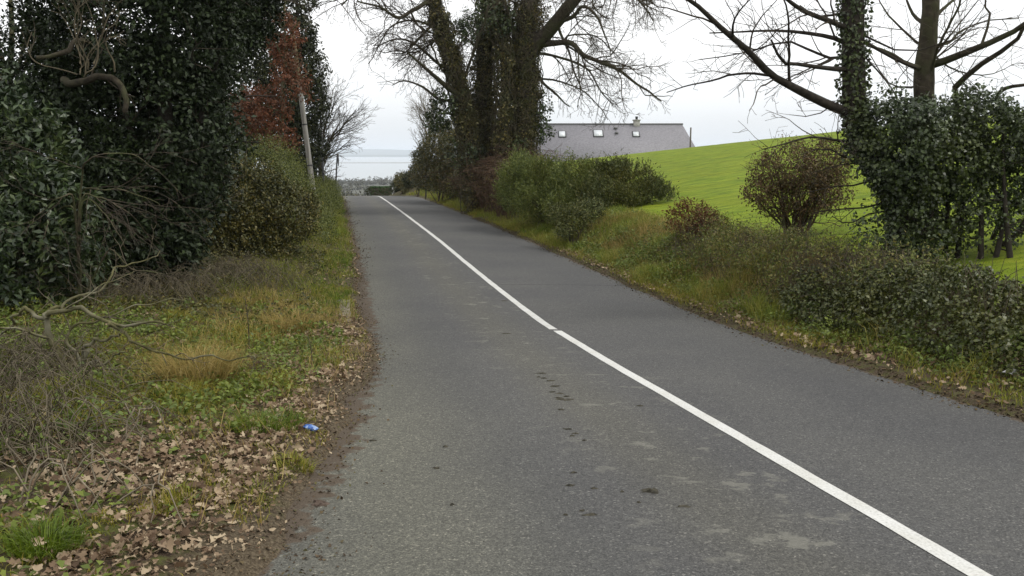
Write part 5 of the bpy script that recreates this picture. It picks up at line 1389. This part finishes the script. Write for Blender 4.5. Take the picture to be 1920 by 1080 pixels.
# ------------------------------------------------------------------ small things on the road and verges
M['concrete'] = plainmat('old_concrete', (.10, .085, .06), (.22, .19, .14), 14, .9, .4)
def slab_thing(name, label, cat, c_, L_, W_, h_, rz, mat, seed):
    r_ = np.random.default_rng(seed); nx_, ny_ = 7, 4
    V = []; 
    for z in (0, 1):
        for j in range(ny_):
            for i in range(nx_):
                u_ = i / (nx_ - 1) - .5; v_ = j / (ny_ - 1) - .5
                edge_ = 1 if (i in (0, nx_ - 1) or j in (0, ny_ - 1)) else 0
                V.append([u_ * W_ + edge_ * r_.normal() * .012, v_ * L_ + edge_ * r_.normal() * .02, (h_ * (1 - .25 * edge_) + r_.normal() * .004) if z else -.06])
    V = np.array(V); q = []
    idx_ = lambda z, i, j: z * nx_ * ny_ + j * nx_ + i
    for j in range(ny_ - 1):
        for i in range(nx_ - 1):
            q.append([idx_(1, i, j), idx_(1, i + 1, j), idx_(1, i + 1, j + 1), idx_(1, i, j + 1)]); q.append([idx_(0, i, j + 1), idx_(0, i + 1, j + 1), idx_(0, i + 1, j), idx_(0, i, j)])
    for i in range(nx_ - 1): q += [[idx_(0, i, 0), idx_(0, i + 1, 0), idx_(1, i + 1, 0), idx_(1, i, 0)], [idx_(0, i + 1, ny_ - 1), idx_(0, i, ny_ - 1), idx_(1, i, ny_ - 1), idx_(1, i + 1, ny_ - 1)]]
    for j in range(ny_ - 1): q += [[idx_(0, 0, j + 1), idx_(0, 0, j), idx_(1, 0, j), idx_(1, 0, j + 1)], [idx_(0, nx_ - 1, j), idx_(0, nx_ - 1, j + 1), idx_(1, nx_ - 1, j + 1), idx_(1, nx_ - 1, j)]]
    cz_, sn_ = math.cos(rz), math.sin(rz); V = V @ np.array([[cz_, sn_, 0], [-sn_, cz_, 0], [0, 0, 1]])
    o = put(name, V, [np.array(q)], mat); o.location = c_; return tag(o, label, cat)
c_ = hit(651, 585)
slab_thing('concrete_slab', 'worn concrete slab at the left road edge by the leaf litter', 'slab', (c_[0] - .05, c_[1], c_[2] + .01), 2.1, .24, .035, .2, M['concrete'], 3)

def clod(label, px, py, L_, W_, h_, seed, mat, n=26, group=None):
    """flattened lump or cluster of crumbs of mud stuck on the road"""
    r_ = np.random.default_rng(seed); c_ = hit(px, py); c_[2] = float(road_z(c_[0], c_[1]))
    bf = Buf()
    rings, seg = 4, 12; V = []; 
    for i in range(rings):
        f = i / (rings - 1)
        for j in range(seg):
            a = j * 2 * math.pi / seg; k_ = (1 - f * .85) * max(.25, 1 + .45 * r_.normal())
            V.append([math.cos(a) * L_ / 2 * k_, math.sin(a) * W_ / 2 * k_, h_ * math.sin(f * 1.5) * (1 + .3 * r_.normal()) if i else -.004])
    V = np.array(V + [[0, 0, h_]]); q = [[i * seg + j, i * seg + (j + 1) % seg, (i + 1) * seg + (j + 1) % seg, (i + 1) * seg + j] for i in range(rings - 1) for j in range(seg)]
    tr_f = [[(rings - 1) * seg + j, (rings - 1) * seg + (j + 1) % seg, rings * seg] for j in range(seg)]
    o = put('mud_clod', V, [np.array(q), np.array(tr_f)], mat); o.location = c_; o.rotation_euler.z = r_.random() * .6 - .3
    return tag(o, label, 'mud', group)
M['mud'] = plainmat('dark_mud', (.03, .028, .02), (.075, .068, .048), 30, .85, .5)
M['mud_brown'] = plainmat('brown_mud', (.05, .034, .026), (.11, .08, .06), 30, .85, .5)
clod('flat brown clod on the left lane near the verge', 602, 980, .13, .09, .025, 1, M['mud_brown'])
clod('dark clod of dung beside the white line, alone on the lane', 1220, 979, .13, .075, .022, 2, M['mud'])
clod('thin dark smear of mud right of the dark dung clod', 1282, 1006, .11, .05, .006, 3, M['mud'])
g_ = 'trail of mud crumbs along the left lane'
lb_ = 'small mud crumb in the trail along the middle of the left lane'
r_ = np.random.default_rng(5)
trail = [(1015, 733, .17, .10), (1030, 748, .14, .06), (1040, 760, .13, .07), (1050, 775, .12, .08), (1058, 786, .24, .12), (1048, 783, .12, .08), (1035, 772, .09, .05), (1062, 779, .1, .07), (1052, 806, .09, .06), (1066, 847, .1, .05), (1078, 855, .08, .04), (1072, 862, .07, .04), (1095, 869, .05, .04),
         (1020, 742, .1, .05), (1010, 739, .08, .05), (1074, 935, .06, .05), (1068, 966, .1, .05), (1112, 968, .07, .03), (1105, 1025, .12, .05), (1090, 1018, .05, .03), (1060, 1023, .05, .03), (945, 585, .16, .1), (950, 650, .2, .08), (1200, 800, .12, .05), (835, 880, .05, .04), (820, 925, .06, .05), (848, 1003, .035, .03), (1196, 1001, .04, .03), (1165, 980, .04, .03), (700, 865, .05, .03)]
for i, (px, py, a, b_) in enumerate(trail):
    if px < 900: clod('tiny dark mud crumb lying on the left lane away from the trail', px, py, a, b_, .012, 20 + i, M['mud'], group='lone mud crumbs')
    else: clod(lb_, px, py, a * .8, b_ * .7, .01, 20 + i, M['mud'], group=g_)

# blue crisp packet
def packet_mat():
    m, t, b, out = nodes('blue_foil_packet')
    c = ramp(t, [(0.38, (.02, .06, .26)), (0.5, (.05, .14, .42)), (0.64, (.35, .45, .62))], noise(t, 16, 2)).outputs[0]
    t.links.new(c, b.inputs['Base Color']); b.inputs['Roughness'].default_value = .3; b.inputs['Metallic'].default_value = .15
    return m
c_ = hit(583, 814); r_ = np.random.default_rng(9); nx_, ny_ = 8, 5; V = []
for j in range(ny_):
    for i in range(nx_):
        u_ = i / (nx_ - 1) - .5; v_ = j / (ny_ - 1) - .5
        V.append([u_ * .13 , v_ * .06 * (1 - .3 * abs(u_)), .016 + .016 * math.cos(u_ * 2.8) * math.cos(v_ * 2.2) + r_.normal() * .005])
for j in range(ny_):
    for i in range(nx_):
        u_ = i / (nx_ - 1) - .5; v_ = j / (ny_ - 1) - .5
        V.append([u_ * .13, v_ * .06 * (1 - .3 * abs(u_)), .006 + r_.normal() * .003])
q = []
n0 = nx_ * ny_
for j in range(ny_ - 1):
    for i in range(nx_ - 1):
        a_ = j * nx_ + i; q.append([a_, a_ + 1, a_ + nx_ + 1, a_ + nx_]); q.append([n0 + a_ + nx_, n0 + a_ + nx_ + 1, n0 + a_ + 1, n0 + a_])
for i in range(nx_ - 1): q += [[n0 + i, n0 + i + 1, i + 1, i], [(ny_ - 1) * nx_ + i, (ny_ - 1) * nx_ + i + 1, n0 + (ny_ - 1) * nx_ + i + 1, n0 + (ny_ - 1) * nx_ + i]]
for j in range(ny_ - 1): q += [[j * nx_, (j + 1) * nx_, n0 + (j + 1) * nx_, n0 + j * nx_], [n0 + j * nx_ + nx_ - 1, n0 + (j + 1) * nx_ + nx_ - 1, (j + 1) * nx_ + nx_ - 1, j * nx_ + nx_ - 1]]
o = put('litter_packet', np.array(V), [np.array(q)], packet_mat()); o.location = (c_[0], c_[1], c_[2] + .03); o.rotation_euler = (.25, .2, -.35)
tag(o, 'crumpled blue foil packet dropped at the left road edge', 'litter')
# white litter and pale stick on the right
M['white_litter'] = plainmat('white_paper', (.5, .5, .5), (.7, .7, .7), 30, .6)
c_ = hit(1893, 712); o = clod('scrap of crumpled white litter in the grass below the ivy hedge', 1893, 712, .12, .07, .05, 61, M['white_litter']); o.name = 'paper_scrap'; o['category'] = 'litter'; o.location = (c_[0], c_[1], c_[2] + .06)
c_ = hit(1738, 652); bf = Buf(); bf.tube(spline([c_ + [-.17, .05, .08], c_ + [0, 0, .10], c_ + [.15, -.05, .06]], 7), np.linspace(.012, .008, 7), 6, cap=True)
tag(bf.build('pale_stick', M['twig_pale']), 'pale broken stick lying below the ivy hedge', 'stick')

# crumbs of soil, grit and leaf fragments along the road edges
def crumbs(n, y0, y1, sg, size, mat, label, sd_=.28):
    y = rng.uniform(y0, y1, n); tt = np.abs(rng.normal(size=n)) * sd_ * (1 + .8 * sstep(8, 4, y)); tt = .12 - tt
    x = bank(tt, y) if sg > 0 else lbank(tt, y)
    z = np.maximum(H(x, y), road_z(x, y)) + .003
    pos = np.stack([x, y, z], -1)
    D = rdir(n); D[:, 2] *= .3; s_ = size * (.3 + rng.random(n) ** 2 * 1.4)
    V, F = leaf_mesh(pos, D, norm(rng.normal(size=(n, 3)) * .5 + [0, 0, 1]), s_, s_ * (.4 + .5 * rng.random(n)), fold=.3)
    return tag(put('road_debris', V, [F], mat), label, 'debris', kind='stuff')
M['debris'] = leafmat('debris_crumb', [(.03, .022, .015), (.06, .043, .03), (.10, .075, .05), (.07, .075, .03)], .85, 0, .2)
crumbs(9000, 3.0, 22, -1, .022, M['debris'], 'soil crumbs and leaf fragments along the left road edge', .17)
crumbs(5000, 22, 60, -1, .035, M['debris'], 'soil crumbs further along the left road edge')
crumbs(12000, 5, 40, 1, .03, M['debris'], 'soil crumbs along the right road edge', .16)

# ------------------------------------------------------------------ haze over the bay
hz = Buf(); hz.box([0, 7970, -3.5], (34000, 16200, 99))
scn.cycles.volume_bounces = 2
def haze_mat():
    m = bpy.data.materials.new('thin_haze'); m.use_nodes = True; t = m.node_tree; t.nodes.clear()
    out = t.nodes.new('ShaderNodeOutputMaterial'); v = t.nodes.new('ShaderNodeVolumePrincipled')
    v.inputs['Color'].default_value = (.86, .92, 1.0, 1); v.inputs['Density'].default_value = HAZE
    t.links.new(v.outputs[0], out.inputs['Volume']); return m
HAZE = 1.3e-4
tag(hz.build('haze', haze_mat()), 'thin pale haze over the bay', kind='stuff')
